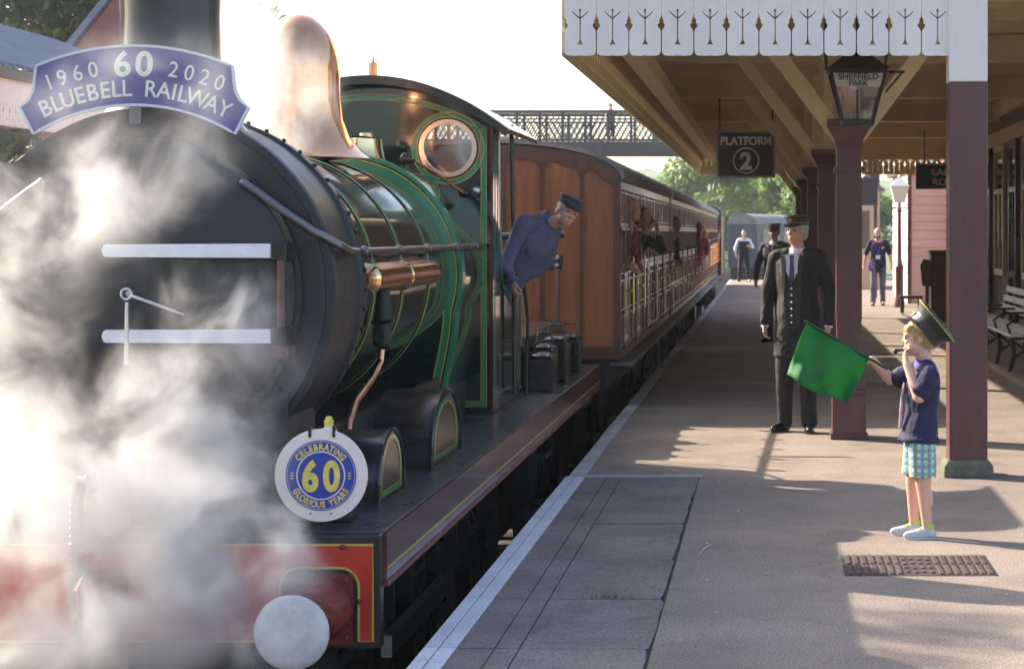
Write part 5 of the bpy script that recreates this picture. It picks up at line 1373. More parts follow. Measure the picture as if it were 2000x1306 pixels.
def body(root, J, Rm, skin_m, k=1.0, hk=1.0, bulk=1.0, voxel=.0085, hands=None, legs=True, name='body'):
    mb = MB(); torso_loft(mb, J, 0, k=k, bulk=bulk)
    mb.cap(J['neck'] - V((0, 0, .03 * k)), J['head'] - V((0, .0, .03)) * hk, .053 * k, .05 * hk, 12)
    build_head(mb, J, Rm, hk)
    for s in 'RL':
        mb.cap(J['neck'] + (J['sh' + s] - J['neck']) * .3, J['sh' + s], .05 * k, .05 * k)
        limb(mb, J, 'sh' + s, 'el' + s, .047, .037, k); limb(mb, J, 'el' + s, 'wr' + s, .037, .024, k)
        if legs:
            limb(mb, J, 'hip' + s, 'kn' + s, .08, .052, k); limb(mb, J, 'kn' + s, 'an' + s, .053, .035, k)
            kc = J['kn' + s].lerp(J['an' + s], .3); mb.ell(kc + V((0, -.015 * k, 0)), (.05 * k, .052 * k, .1 * k))
            mb.cap(J['an' + s] - V((0, 0, .02 * k)), J['toe' + s], .035 * k, .026 * k)
    for (s, d, n, curl, side) in (hands or []): hand(mb, J['wr' + s], d, n, k, curl, side)
    return remeshed(mb, name, skin_m, root, voxel, 2)
def shoes(root, J, m, k=1.0, trim=None):
    for s in 'RL':
        g = MB(); a, t = J['an' + s], J['toe' + s]; d = (t - a); d.z = 0; d.normalize()
        base = V((a.x, a.y, .0)); 
        g.cap(base - d * .035 * k + V((0, 0, .038 * k)), base + d * .03 * k + V((0, 0, .045 * k)), .037 * k, .042 * k)
        g.cap(base + d * .03 * k + V((0, 0, .045 * k)), base + d * .155 * k + V((0, 0, .030 * k)), .044 * k, .030 * k)
        g.cap(base + V((0, 0, .05 * k)), base + V((0, 0, .095 * k)), .04 * k, .038 * k)
        o = remeshed(g, 'shoe', m, root, .008, 2)
        for v in o.data.vertices:
            if v.co.z < .006: v.co.z = .006
        g = MB(); sole = []
        xs = d.cross(V((0, 0, 1)))
        for t_ in range(20):
            a_ = 2 * PI * t_ / 20; c_ = base + d * (.06 + .115 * math.cos(a_)) * k + xs * (.045 + .004 * math.cos(a_)) * math.sin(a_) * k; sole.append((c_.x, c_.y))
        g.prism(sole, 0.001, .016 * k, 'xy'); g.build('sole', trim or m, o)
def trousers(root, J, m, k=1.0, flare=1.0, lo=None, name='trousers', r=(.098, .078, .062), voxel=.011):
    g = MB(); torso_loft(g, J, .016, lo=-.14, hi=.09, k=k)
    for s in 'RL':
        kn, an = J['kn' + s], J['an' + s]
        g.cap(J['hip' + s], kn, r[0] * k, r[1] * k)
        if lo is None: g.cap(kn, an + V((0, 0, .0)), r[1] * k, r[2] * k); g.cyl(an + V((0, 0, .05)), an + V((0, 0, -.03 * k)), r[2] * k, r[2] * 1.08 * k)
    return remeshed(g, name, m, root, voxel, 2)
def cap_peaked(root, J, Rm, k=1.0, h=.075, m=None, band=None, top_r=.098, tilt=0, tall=1.0):
    m = m or M['hatblack']; c = J['head']
    g = MB()
    def ring(z, rx, ry, off=0): return (c + Rm @ (V((0, off, z)) * k), Rm @ V((1, 0, 0)), Rm @ V((0, 1, 0)), rx * k, ry * k)
    g.loft([ring(.045, .080, .100, -.012), ring(.05, .084, .104, -.012), ring(.05 + h * .6, .084, .103, -.012), ring(.05 + h * .8, top_r, top_r * 1.15, -.012), ring(.05 + h, top_r * .97, top_r * 1.12, -.012), ring(.05 + h * 1.1, .06, .07, -.012)], 28)
    ho = g.build('peaked_cap', m, root, smooth=True, ang=50)
    g = MB(); pts = []
    for i in range(13):
        a = PI * i / 12; pts.append((.080 * math.cos(a), .075 + .062 * math.sin(a) - .02))
    poly = pts + [(-.07, .04), (-.03, .085), (.03, .085), (.07, .04)]
    top = [c + Rm @ (V((a, b, .050 - .25 * max(0, b - .06))) * k) for a, b in poly]; bot = [c + Rm @ (V((a, b, .044 - .25 * max(0, b - .06))) * k) for a, b in poly]
    n = len(poly); g.add(top + bot, [tuple(range(n)), tuple(range(2 * n - 1, n - 1, -1))] + [(i, (i + 1) % n, n + (i + 1) % n, n + i) for i in range(n)]); g.build('peak', M['leather'], ho)
    if band:
        g = MB()
        for z in (.060, .05 + h * .62):
            g.loft([ring(z, .0855, .1055, -.012), ring(z + .006, .0858, .1058, -.012)], 28)
        g.ell(c + Rm @ (V((0, .093, .085)) * k), (.022 * k, .006 * k, .016 * k), Rm); g.build('hat_band', band, ho)
    return ho
def hair(root, J, Rm, m, k=1.0, cover=0, fringe=False, name='hair'):
    c = J['head']; g = MB()
    def E(p, r): g.ell(c + Rm @ (V(p) * k), [q * k for q in r], Rm, n=16, m=12)
    E((0, -.028, .034), (.082, .092, .093)); E((0, -.055, -.02), (.072, .055, .07))
    for s in (-1, 1): E((s * .068, -.005, .02), (.018, .045, .045))
    if fringe:
        for i in range(7): E((-.06 + .02 * i, .062 - abs(i - 3) * .006, .062 - (i % 2) * .008), (.018, .024, .022))
    return remeshed(g, name, m, root, .007, 2)
def person_root(loc, yaw, H, label, group=None):
    o = empty('person', loc, yaw, label, 'person', group); s = H / 1.75; o.scale = (s, s, s); return o
def suit(root, J, m, k=1.0, coat_lo=-.34, flare=(.205, .135), open_front=True):
    """jacket following the torso with sleeves; returns the object"""
    g = MB(); torso_loft(g, J, .028, lo=-.10, hi=.49, extra=[(coat_lo, flare[0], flare[1]), (coat_lo * .6, flare[0] * .98, flare[1] * .98)], k=k)
    for s in 'RL':
        g.cap(J['neck'] + (J['sh' + s] - J['neck']) * .45, J['sh' + s], .062 * k, .068 * k); g.cap(J['sh' + s], J['el' + s], .068 * k, .056 * k); g.cap(J['el' + s], J['wr' + s] - (J['wr' + s] - J['el' + s]).normalized() * .01, .056 * k, .046 * k)
    return remeshed(g, 'jacket', m, root, .011, 3)
def front_patch(root, J, name, pts, off, m, th=.006, parent=None):
    """small panel on the chest; pts in (across, height up from the pelvis)"""
    x, y, z = torso_frame(J); g = MB(); n = len(pts)
    P0 = [J['pelvis'] + x * a + z * b + y * (off - a * a * 1.6) for a, b in pts]; P1 = [p + y * th for p in P0]
    g.add(P0 + P1, [tuple(range(n)), tuple(range(2 * n - 1, n - 1, -1))] + [(i, (i + 1) % n, n + (i + 1) % n, n + i) for i in range(n)])
    return g.build(name, m, parent or root)
def collar(root, J, m, k=1.0, r=.062):
    g = MB(); n_ = J['neck']; d = (J['head'] - n_).normalized(); a, b, _ = frame_from(d)
    g.loft([(n_ - d * .02 * k, a, b, (r + .012) * k, (r + .012) * k), (n_ + d * .035 * k, a, b, r * .98 * k, r * .98 * k)], 20)
    return g.build('collar', m, root, smooth=True)
def cuff(root, J, s, m, k=1.0):
    g = MB(); d = (J['wr' + s] - J['el' + s]).normalized(); g.cyl(J['wr' + s] - d * .015 * k, J['wr' + s] + d * .03 * k, .036 * k, .033 * k, 14); g.build('cuff', m, root, smooth=True)

def uniformed(loc, yaw, H, label, hy, hp, J=None, tall_cap=.070, badge=True):
    J = J or base_joints(); root = person_root(loc, yaw, H, label); Rm = head_rot(hy, hp)
    dn = V((0, .12, -1))
    body(root, J, Rm, M['skin'], hands=[('R', dn, (-1, 0.1, 0), .55, 1), ('L', dn, (1, 0.1, 0), .55, -1)])
    face_parts(root, J, Rm)
    hair(root, J, Rm, M['hair_grey'], 0.97)
    jk = suit(root, J, M['cloth_black'])
    front_patch(root, J, 'waistcoat', [(-.02, -.10), (.05, -.09), (.075, .2), (.055, .36), (0, .26), (-.055, .36), (-.075, .2), (-.06, -.09)], .138, mat('black waistcoat', (0.008, 0.008, 0.010), 0.6), .006, jk)
    front_patch(root, J, 'shirt_front', [(0, .26), (.052, .36), (.06, .47), (.03, .505), (-.03, .505), (-.06, .47), (-.052, .36)], .136, M['cloth_white'], .010, jk)
    front_patch(root, J, 'tie', [(0, .25), (.022, .30), (.014, .45), (.020, .49), (-.020, .49), (-.014, .45), (-.022, .30)], .149, mat('dark striped tie', (0.05, 0.05, 0.11), 0.5, var=0.5, vscale=30), .006, jk)
    for s in (-1, 1):
        front_patch(root, J, 'lapel', [(s * .062, .18), (s * .09, .40), (s * .105, .47), (s * .075, .50), (s * .055, .46), (s * .05, .38)], .150, mat('lapel cloth', (0.022, 0.022, 0.025), 0.7), .006, jk)
    g = MB(); x, y, z = torso_frame(J)
    for kx in range(6): g.ell(J['pelvis'] + z * (.22 - .055 * kx) + y * .150, (.008, .005, .008))
    g.build('button', M['steel'], jk, smooth=True)
    collar(root, J, M['cloth_white']); cuff(root, J, 'R', M['cloth_white']); cuff(root, J, 'L', M['cloth_white'])
    trousers(root, J, M['cloth_black']); shoes(root, J, M['leather'])
    cap_peaked(root, J, Rm, 1.02, tall_cap, M['hatblack'], M['braid'] if badge else None, top_r=.104)
    return root, J
J = base_joints(); J['elR'] = V((.27, -.03, 1.14)); J['elL'] = V((-.27, -.03, 1.14)); J['wrR'] = V((.275, .02, .885)); J['wrL'] = V((-.275, .02, .885))
J['anR'] = V((.12, -.02, .08)); J['anL'] = V((-.10, .0, .08)); J['toeR'] = V((.16, .13, .03)); J['toeL'] = V((-.15, .14, .03))
r1, _ = uniformed((.245, 17.0, 0), R(160), 1.78, 'uniformed railwayman in black suit, waistcoat and braided cap standing behind the green flag', R(-16), 0, J)
J = base_joints(); J['elR'] = V((.28, .02, 1.15)); J['wrR'] = V((.24, .14, .93)); J['elL'] = V((-.3, -.06, 1.17)); J['wrL'] = V((-.24, .06, .95)); J['toeL'] = V((-.17, .12, .03))
r2, _ = uniformed((.10, 31.0, 0), R(150), 1.78, 'second railwayman in dark uniform and cap, half hidden behind the first', R(10), R(-8), J, .06)

# bald man in waistcoat and white shirtsleeves
def waistcoat_man(loc, yaw, H, label):
    J = base_joints(); J['elL'] = V((-.30, .0, 1.18)); J['wrL'] = V((-.20, .16, 1.20)); J['elR'] = V((.30, -.02, 1.14)); J['wrR'] = V((.27, .06, .92)); J['anR'] = V((.15, 0, .08)); J['anL'] = V((-.15, 0, .08)); J['toeR'] = V((.20, .13, .03)); J['toeL'] = V((-.20, .13, .03)); J['knR'].x = .13; J['knL'].x = -.13
    root = person_root(loc, yaw, H, label); Rm = head_rot(0, 0)
    body(root, J, Rm, M['skin'], voxel=.012, hands=[('R', V((0, .1, -1)), (-1, 0, 0), .5, 1), ('L', V((.8, .3, 0.1)), (0, -1, 0), .6, -1)]); face_parts(root, J, Rm)
    g = MB(); torso_loft(g, J, .012, lo=-.1, hi=.5)
    for s in 'RL': g.cap(J['neck'].lerp(J['sh' + s], .5), J['sh' + s], .055, .062); g.cap(J['sh' + s], J['el' + s], .062, .055); g.cap(J['el' + s], J['el' + s].lerp(J['wr' + s], .3), .055, .05)
    so = remeshed(g, 'shirt', M['cloth_white'], root, .012, 2)
    g = MB(); torso_loft(g, J, .030, lo=-.07, hi=.43); remeshed(g, 'waistcoat', M['cloth_black'], root, .012, 2)
    trousers(root, J, M['cloth_black']); shoes(root, J, M['leather']); return root
waistcoat_man((-.82, 69.5, 0), R(185), 1.74, 'bald man in dark waistcoat and white shirtsleeves standing far down the platform')
# walking man in navy polo
J = base_joints(); J['hipR'] = V((.09, 0, .9)); J['knR'] = V((.10, .14, .50)); J['anR'] = V((.11, .10, .10)); J['toeR'] = V((.13, .26, .04)); J['anL'] = V((-.10, -.16, .11)); J['knL'] = V((-.10, -.03, .50)); J['toeL'] = V((-.12, -.02, .03))
J['elR'] = V((.28, -.08, 1.15)); J['wrR'] = V((.33, -.05, .90)); J['elL'] = V((-.27, .03, 1.15)); J['wrL'] = V((-.31, .12, .92)); J['head'] = V((0.01, .05, 1.63))
root = person_root((2.50, 46.5, 0), R(176), 1.76, 'man in a navy polo shirt, grey trousers and face mask walking up the sunny platform'); Rm = head_rot(R(5), R(-14))
body(root, J, Rm, M['skin'], voxel=.012, hands=[('R', V((0.1, .1, -1)), (-1, 0, 0), .5, 1), ('L', V((-.1, .2, -1)), (1, 0, 0), .5, -1)]); face_parts(root, J, Rm)
g = MB(); torso_loft(g, J, .024, lo=-.14, hi=.5, extra=[(-.2, .18, .13)])
for s in 'RL': g.cap(J['neck'].lerp(J['sh' + s], .5), J['sh' + s], .058, .066); g.cap(J['sh' + s], J['el' + s].lerp(J['sh' + s], .15), .066, .062)
remeshed(g, 'polo_shirt', M['cloth_navy'], root, .012, 2); trousers(root, J, M['cloth_grey']); shoes(root, J, M['leather'])
g = MB(); g.ell(J['head'] + Rm @ V((0, .058, -.055)), (.058, .055, .05), Rm); g.build('face_mask', mat('grey face mask', (0.10, 0.14, 0.17), 0.8), root, smooth=True)
hair(root, J, Rm, M['hair_grey'], .96)
front_patch(root, J, 'lanyard', [(-.05, .46), (-.06, .46), (-.012, .22), (.012, .22), (.06, .46), (.05, .46), (0, .25)], .140, M['cloth_purple'], .005)
front_patch(root, J, 'name_badge', [(-.05, .10), (.05, .10), (.05, .19), (-.05, .19)], .136, M['cloth_white'], .006)
front_patch(root, J, 'shirt_badge', [(-.13, .33), (-.09, .33), (-.09, .38), (-.13, .38)], .150, M['gold'], .005)
g = MB(); g.cap(V((.19, .1, .82)), V((.19, .1, .95)), .03, .03); g.build('belt_pouch', mat('purple pouch', (0.16, 0.03, 0.45), 0.6), root, smooth=True)

# ---- the boy with the flag
root = empty('person', (.806, 11.12, 0), R(92), 'small boy in navy polo, checked shorts and oversized railway cap, blowing a whistle', 'person')
J = dict(pelvis=V((0, -.015, .555)), neck=V((0, -.050, .940)), head=V((0, -.008, 1.085)),
         shR=V((.125, -.055, .895)), shL=V((-.125, -.055, .895)), elR=V((.17, .125, .845)), wrR=V((.13, .232, .955)), elL=V((-.165, .005, .775)), wrL=V((-.085, .062, .945)),
         hipR=V((.062, -.01, .50)), hipL=V((-.062, -.02, .50)), knR=V((.066, .012, .285)), knL=V((-.066, -.03, .285)), anR=V((.07, .005, .055)), anL=V((-.07, -.052, .055)),
         toeR=V((.075, .11, .02)), toeL=V((-.075, .055, .02)))
kk = .66; hk = .88; Rm = head_rot(R(-4), R(-6))
mb = MB(); torso_loft(mb, J, 0, k=kk)
mb.cap(J['neck'] - V((0, 0, .02)), J['head'] - V((0, .02, .05)), .043, .046); build_head(mb, J, Rm, hk, .62)
c = J['head']
for s in (-1, 1): mb.ell(c + Rm @ V((s * .036, .040, -.045)), (.028, .030, .030), Rm)
for s in 'RL':
    mb.cap(J['neck'].lerp(J['sh' + s], .4), J['sh' + s], .032, .034); mb.cap(J['sh' + s], J['el' + s], .036, .033); mb.cap(J['el' + s], J['wr' + s], .035, .022)
    mb.cap(J['hip' + s], J['kn' + s], .064, .042); mb.cap(J['kn' + s], J['an' + s], .040, .027); kc = J['kn' + s].lerp(J['an' + s], .3); mb.ell(kc + V((0, -.010, 0)), (.036, .038, .075))
    mb.cap(J['an' + s] - V((0, 0, .015)), J['toe' + s], .026, .018)
hand(mb, J['wrR'], V((-.1, 1, -.12)), V((-.6, 0, -1)), .70, .95, -1)
hand(mb, J['wrL'], V((.5, .25, 1)), V((.3, -1, .2)), .70, .75, 1)
remeshed(mb, 'body', M['skinpale'], root, .0055, 2); face_parts(root, J, Rm, hk)
ho_ = hair(root, J, Rm, M['hair_blond'], hk * 1.0, fringe=True)
g = MB(); rs = random.Random(4); hv = [v for v in ho_.data.vertices]
for k in range(1500):
    v = rs.choice(hv); n_ = v.normal; p = v.co + n_ * .001; dn_ = (V((rs.gauss(0, .35), rs.gauss(0, .35), -1)) + n_ * .55).normalized(); L_ = rs.uniform(.012, .030); s_ = n_.cross(dn_).normalized() * .0010
    g.add([p - s_, p + s_, p + dn_ * L_ + n_ * .002], [(0, 1, 2)])
g.build('hair_strands', M['hair_blond'], ho_, recalc=False)
g = MB(); torso_loft(g, J, .038, lo=-.03, hi=.49, extra=[(-.05, .23, .172), (-.02, .225, .168)], k=kk)
for s in 'RL': g.cap(J['neck'].lerp(J['sh' + s], .45), J['sh' + s], .046, .053); g.cap(J['sh' + s], J['sh' + s].lerp(J['el' + s], .72), .056, .058)
sh = remeshed(g, 'polo_shirt', M['cloth_navy'], root, .008, 3)
g = MB(); a, b, _ = frame_from((J['head'] - J['neck']))
g.loft([(J['neck'] + V((0, .0, -.020)), V((1, 0, 0)), V((0, 1, .15)), .068, .066), (J['neck'] + V((0, .004, .020)), V((1, 0, 0)), V((0, 1, .15)), .049, .050), (J['neck'] + V((0, .004, .012)), V((1, 0, 0)), V((0, 1, .15)), .044, .045)], 22)
g.build('collar', M['cloth_purple'], sh, smooth=True)
g = MB(); g.ribbon([(-.055, .905), (-.035, .935), (-.060, .955)], .006, -.178, -.172, 'yz') if False else None
g = MB()
for (p0, p1) in (((-.176, -.075, .875), (-.165, -.050, .915)), ((-.172, -.055, .905), (-.150, -.045, .930))): g.tube([V(p0), V(p1)], .005, 5)
g.build('sleeve_trim', M['cloth_white'], sh)
# red lanyard and badge strip down the front of the shirt
g = MB(); g.tube([V((-.02, .068, .84)), V((-.035, .085, .76)), V((-.035, .088, .68)), V((-.03, .092, .60))], [.006, .006, .010, .012], 6); g.build('lanyard', mat('red white lanyard', (0.55, 0.16, 0.22), 0.6, var=0.7, vscale=40, var2=(0.55, 0.6, 0.7)), root)
# shorts, checked
pm = bpy.data.materials.new('checked cotton'); pm.use_nodes = True; nt = pm.node_tree; b = nt.nodes['Principled BSDF']; b.inputs['Roughness'].default_value = .8
tc = nt.nodes.new('ShaderNodeTexCoord'); last = None
rgb = nt.nodes.new('ShaderNodeRGB'); rgb.outputs[0].default_value = (0.62, 0.68, 0.72, 1); last = rgb.outputs[0]
for ax, sc_, colr, th in (('Y', 8.5, (0.04, 0.12, 0.42, 1), .5), ('Z', 7.5, (0.06, 0.22, 0.42, 1), .6), ('Y', 12, (0.30, 0.46, 0.10, 1), .82), ('Z', 11, (0.30, 0.46, 0.12, 1), .85)):
    wv = nt.nodes.new('ShaderNodeTexWave'); wv.wave_type = 'BANDS'; wv.bands_direction = ax; wv.inputs['Scale'].default_value = sc_; wv.inputs['Distortion'].default_value = .4
    nt.links.new(tc.outputs['Object'], wv.inputs[0])
    gt = nt.nodes.new('ShaderNodeMath'); gt.operation = 'GREATER_THAN'; gt.inputs[1].default_value = th; nt.links.new(wv.outputs['Fac'], gt.inputs[0])
    ml = nt.nodes.new('ShaderNodeMath'); ml.operation = 'MULTIPLY'; ml.inputs[1].default_value = .7; nt.links.new(gt.outputs[0], ml.inputs[0])
    mx = nt.nodes.new('ShaderNodeMix'); mx.data_type = 'RGBA'; nt.links.new(ml.outputs[0], mx.inputs[0]); nt.links.new(last, mx.inputs[6]); mx.inputs[7].default_value = colr; last = mx.outputs[2]
nt.links.new(last, b.inputs['Base Color'])
g = MB(); torso_loft(g, J, .014, lo=-.14, hi=.09, k=kk)
for s in 'RL':
    kn = J['kn' + s]; g.cyl(J['hip' + s] + V((0, 0, .02)), J['hip' + s].lerp(kn, .78), .074, .072, n=16)
remeshed(g, 'shorts', pm, root, .008, 1)
shoes(root, J, M['sneaker'], .72, M['sneaker'])
for s in 'RL':
    g = MB(); a_ = J['an' + s]; g.lathe([(.027, 0), (.031, .012), (.028, .022)], a_ + V((0, -.006, .003)), n=14); g.ell(a_ + V((0, .045, -.005)), (.020, .030, .008), Euler((-.5, 0, 0)).to_matrix()); g.build('shoe_trim', M['lime'], root, smooth=True)
# oversized cap tipped back
hatR = head_rot(R(-4), R(51)); hc = J['head'] + V((0, -.004, .024))
def hring(z, r, sq=1.0): return (hc + hatR @ V((0, -.012, z)), hatR @ V((1, 0, 0)), hatR @ V((0, 1, 0)), r * .93, r * sq)
g = MB(); g.loft([hring(.020, .104), hring(.022, .108), hring(.066, .108), hring(.072, .110), hring(.110, .142), hring(.117, .147), hring(.123, .143), hring(.134, .10), hring(.136, .02)], 40)
ho = g.build('railway_cap', M['hatblack'], root, smooth=True, ang=50)
g = MB(); g.tube([hc + hatR @ V((.147 * .93 * math.cos(t), -.012 + .147 * math.sin(t), .117)) for t in [2 * PI * i / 40 for i in range(40)]], .0036, 6, closed=True); g.build('piping', M['hatyellow'], ho)
g = MB(); poly = [(.100 * math.cos(PI * i / 12), .052 + .082 * math.sin(PI * i / 12)) for i in range(13)] + [(-.06, .072), (0, .092), (.06, .072)]
pkR = head_rot(R(-4), R(20)); n = len(poly)
def pz(b): return .040 - .10 * max(0, b - .08)
top = [hc + hatR @ V((a, b, .028 - .55 * max(0, b - .075))) for a, b in poly]; bot = [p - hatR @ V((0, 0, .006)) for p in top]
g.add(top + bot, [tuple(range(n)), tuple(range(2 * n - 1, n - 1, -1))] + [(i, (i + 1) % n, n + (i + 1) % n, n + i) for i in range(n)]); g.build('peak', M['leather'], ho, smooth=True)
g = MB(); g.ell(hc + hatR @ V((0, .098, .046)), (.03, .006, .016), hatR); g.build('cap_badge', M['gold'], ho)
# whistle held to the mouth
wp = J['head'] + Rm @ V((0, .088, -.060)); wl = bpy.data.objects['person'].matrix_world
bm_ = Matrix.Translation((.806, 11.12, 0)) @ Matrix.Rotation(R(92), 4, 'Z')
g = MB(); g.cap(bm_ @ (wp + V((-.002, .0, 0))), bm_ @ (wp + V((-.004, .035, -.004))), .006, .009); g.ell(bm_ @ (wp + V((-.004, .040, -.008))), (.014, .012, .014)); tag(g.build('whistle', M['leather'], None, smooth=True), 'small dark whistle at the lips of the boy', 'whistle')

# green flag, hanging from a short stick in the boy's outstretched hand
FY = 11.0
fl = empty('green_flag', (.545, FY, .975), 0, 'green hand flag held out by the boy in front of the railwayman', 'flag')
A = V((-.335, .02, .195)); B = V((.0, .03, -.0)); C = V((-.11, -.01, -.235)); D = V((-.45, -.02, -.085))
g = MB(); nu, nv = 22, 16
for j in range(nv + 1):
    for i in range(nu + 1):
        u, v = i / nu, j / nv
        p = (A * (1 - u) + B * u) * (1 - v) + (D * (1 - u) + C * u) * v
        p = p + V((.010 * math.sin(u * 9 + 1) * v, .034 * math.sin(u * 7 + v * 2.5) * (.25 + v) + .020 * math.sin(u * 14 - v * 5) * v + .012 * math.sin(u * 23 + v * 9) * v * v + .012 * abs(math.sin(u * 5 + v * 6)) ** 3, -.020 * math.sin(PI * u) * v)) + V((.012 * math.sin(v * PI) * (u - .5), 0, 0))
        g.v.append(tuple(p))
for j in range(nv):
    for i in range(nu): g.f.append((j * (nu + 1) + i, j * (nu + 1) + i + 1, (j + 1) * (nu + 1) + i + 1, (j + 1) * (nu + 1) + i))
fm = M['flag']; nt = fm.node_tree; tr = nt.nodes.new('ShaderNodeBsdfTranslucent'); tr.inputs[0].default_value = (0.03, 0.30, 0.08, 1)
mx = nt.nodes.new('ShaderNodeMixShader'); mx.inputs[0].default_value = .4; nt.links.new(nt.nodes['Principled BSDF'].outputs[0], mx.inputs[1]); nt.links.new(tr.outputs[0], mx.inputs[2]); nt.links.new(mx.outputs[0], nt.nodes['Material Output'].inputs[0])
co = g.build('flag_cloth', fm, fl, recalc=False, smooth=True, ang=180); md = co.modifiers.new('th', 'SOLIDIFY'); md.thickness = .0015
g = MB(); d = (B - A).normalized(); g.cap(A - d * .01, B + d * .11, .0075, .0075); g.build('flag_stick', mat('flag hem green', (0.005, 0.05, 0.012), 0.7), fl)

# ---- driver leaning from the cab
root = empty('person', (-1.98, 14.72, .50), R(-150), 'engine driver in blue overalls and black cap leaning out of the cab', 'person')
# local frame: +Y forward. world = rot(-150deg)
Ri_ = Matrix.Rotation(R(150), 4, 'Z')
def WL(x, y, z): return Ri_ @ (V((x, y, z)) - V((-1.98, 14.72, .50)))
J = base_joints()
J.update(pelvis=WL(-2.00, 14.80, 1.12), neck=WL(-1.57, 14.62, 1.735), head=WL(-1.425, 14.54, 1.80), shR=WL(-1.72, 14.47, 1.715), shL=WL(-1.56, 14.80, 1.68),
         elR=WL(-1.86, 14.38, 1.43), wrR=WL(-1.80, 14.50, 1.31), elL=WL(-1.60, 14.84, 1.45), wrL=WL(-1.70, 14.78, 1.36),
         hipR=WL(-2.05, 14.72, 1.05), hipL=WL(-2.02, 14.88, 1.05), knR=WL(-2.10, 14.72, .72), knL=WL(-2.08, 14.88, .72), anR=WL(-2.16, 14.74, .60), anL=WL(-2.14, 14.9, .60), toeR=WL(-2.06, 14.7, .54), toeL=WL(-2.05, 14.86, .54))
Rm = (Ri_.to_3x3() @ Matrix.Rotation(R(-152), 3, 'Z') @ Matrix.Rotation(R(-10), 3, 'X') @ Matrix.Rotation(R(-22), 3, 'Y'))
body(root, J, Rm, M['skin'], .92, .92, voxel=.009, hands=[('R', V((0.1, .2, -1)), (-1, 0, 0), .8, 1)]); face_parts(root, J, Rm, .92)
hair(root, J, Rm, M['hair_grey'], .93)
g = MB(); torso_loft(g, J, .018, lo=-.1, hi=.53, k=.95)
for s in 'RL': g.cap(J['neck'].lerp(J['sh' + s], .45), J['sh' + s], .062, .074); g.cap(J['sh' + s], J['el' + s], .066, .054); g.cap(J['el' + s], J['wr' + s], .054, .040)
remeshed(g, 'overall_jacket', M['cloth_blue'], root, .010, 3); collar(root, J, M['cloth_blue'], 1.0, .074); trousers(root, J, M['cloth_blue'])
cap_peaked(root, J, Rm, .97, .062, mat('soft greyish cap cloth', (0.05, 0.055, 0.055), .8, var=.3, vscale=20, bump=.4, bscale=40), None, top_r=.098)

# ---- passengers leaning from the windows and person on the footbridge
def bust(loc, yaw, label, top, hairm, arm=None, hat=False, sc=1.0, group=None, name='person'):
    root = empty('person', loc, yaw, label, 'person', group); root.scale = (sc, sc, sc)
    J = dict(pelvis=V((0, -.46, -.50)), neck=V((0, -.04, -.02)), head=V((0, .02, .14)), shR=V((.15, -.10, -.09)), shL=V((-.15, -.10, -.09)), elR=V((.16, -.10, -.34)), wrR=V((.10, .04, -.42)), elL=V((-.19, -.10, -.34)), wrL=V((-.12, .02, -.42)))
    J.update(hipR=V((.08, -.34, -.6)), hipL=V((-.08, -.34, -.6)), knR=V((.1, -.3, -.95)), knL=V((-.1, -.3, -.95)), anR=V((.1, -.36, -1.2)), anL=V((-.1, -.36, -1.2)), toeR=V((.1, -.2, -1.25)), toeL=V((-.1, -.2, -1.25)))
    if arm: J.update({k_: V(v_) for k_, v_ in arm.items()})
    Rm = head_rot(0, R(-4))
    body(root, J, Rm, M['skin'], voxel=.012, legs=False, hands=[('R', J['wrR'] - J['elR'], (-1, 0, 0), .3, 1), ('L', J['wrL'] - J['elL'], (1, 0, 0), .3, -1)]); face_parts(root, J, Rm)
    hair(root, J, Rm, hairm, 1.0)
    g = MB(); torso_loft(g, J, .025, lo=-.1, hi=.5)
    for s in 'RL': g.cap(J['neck'].lerp(J['sh' + s], .45), J['sh' + s], .058, .066); g.cap(J['sh' + s], J['el' + s], .066, .054); g.cap(J['el' + s], J['el' + s].lerp(J['wr' + s], .6), .054, .042)
    remeshed(g, 'top', top, root, .012, 2)
    return root
GP = 'passengers leaning out of the train windows'
bust((-1.40, 20.9, 1.74), R(-125), 'balding passenger in dark red leaning out of the first coach', M['cloth_maroon'], M['hair_grey'], group=GP)
bust((-1.40, 23.0, 1.68), R(-130), 'dark-haired passenger in black holding a camera at the first coach window', M['cloth_black'], M['hair_dark'], {'elR': (.2, .1, -.22), 'wrR': (.06, .16, .02), 'elL': (-.2, .1, -.22), 'wrL': (-.06, .16, .02)}, group=GP)
bust((-1.41, 30.8, 1.64), R(-125), 'dark-haired passenger peering from the second coach', M['cloth_navy'], M['hair_dark'], group=GP)
bust((-1.38, 41.2, 1.60), R(-165), 'passenger in pink leaning far out of the third coach', M['cloth_pink'], M['hair_dark'], {'elR': (.3, .12, -.05), 'wrR': (.36, .14, .16)}, group=GP)
bust((-1.34, 43.6, 1.52), R(-165), 'child in white waving an arm from the third coach', M['cloth_white'], M['hair_blond'], {'elL': (-.28, .15, -.02), 'wrL': (-.34, .2, .2), 'elR': (.26, .15, -.2), 'wrR': (.3, .25, -.1)}, sc=.85, group=GP)
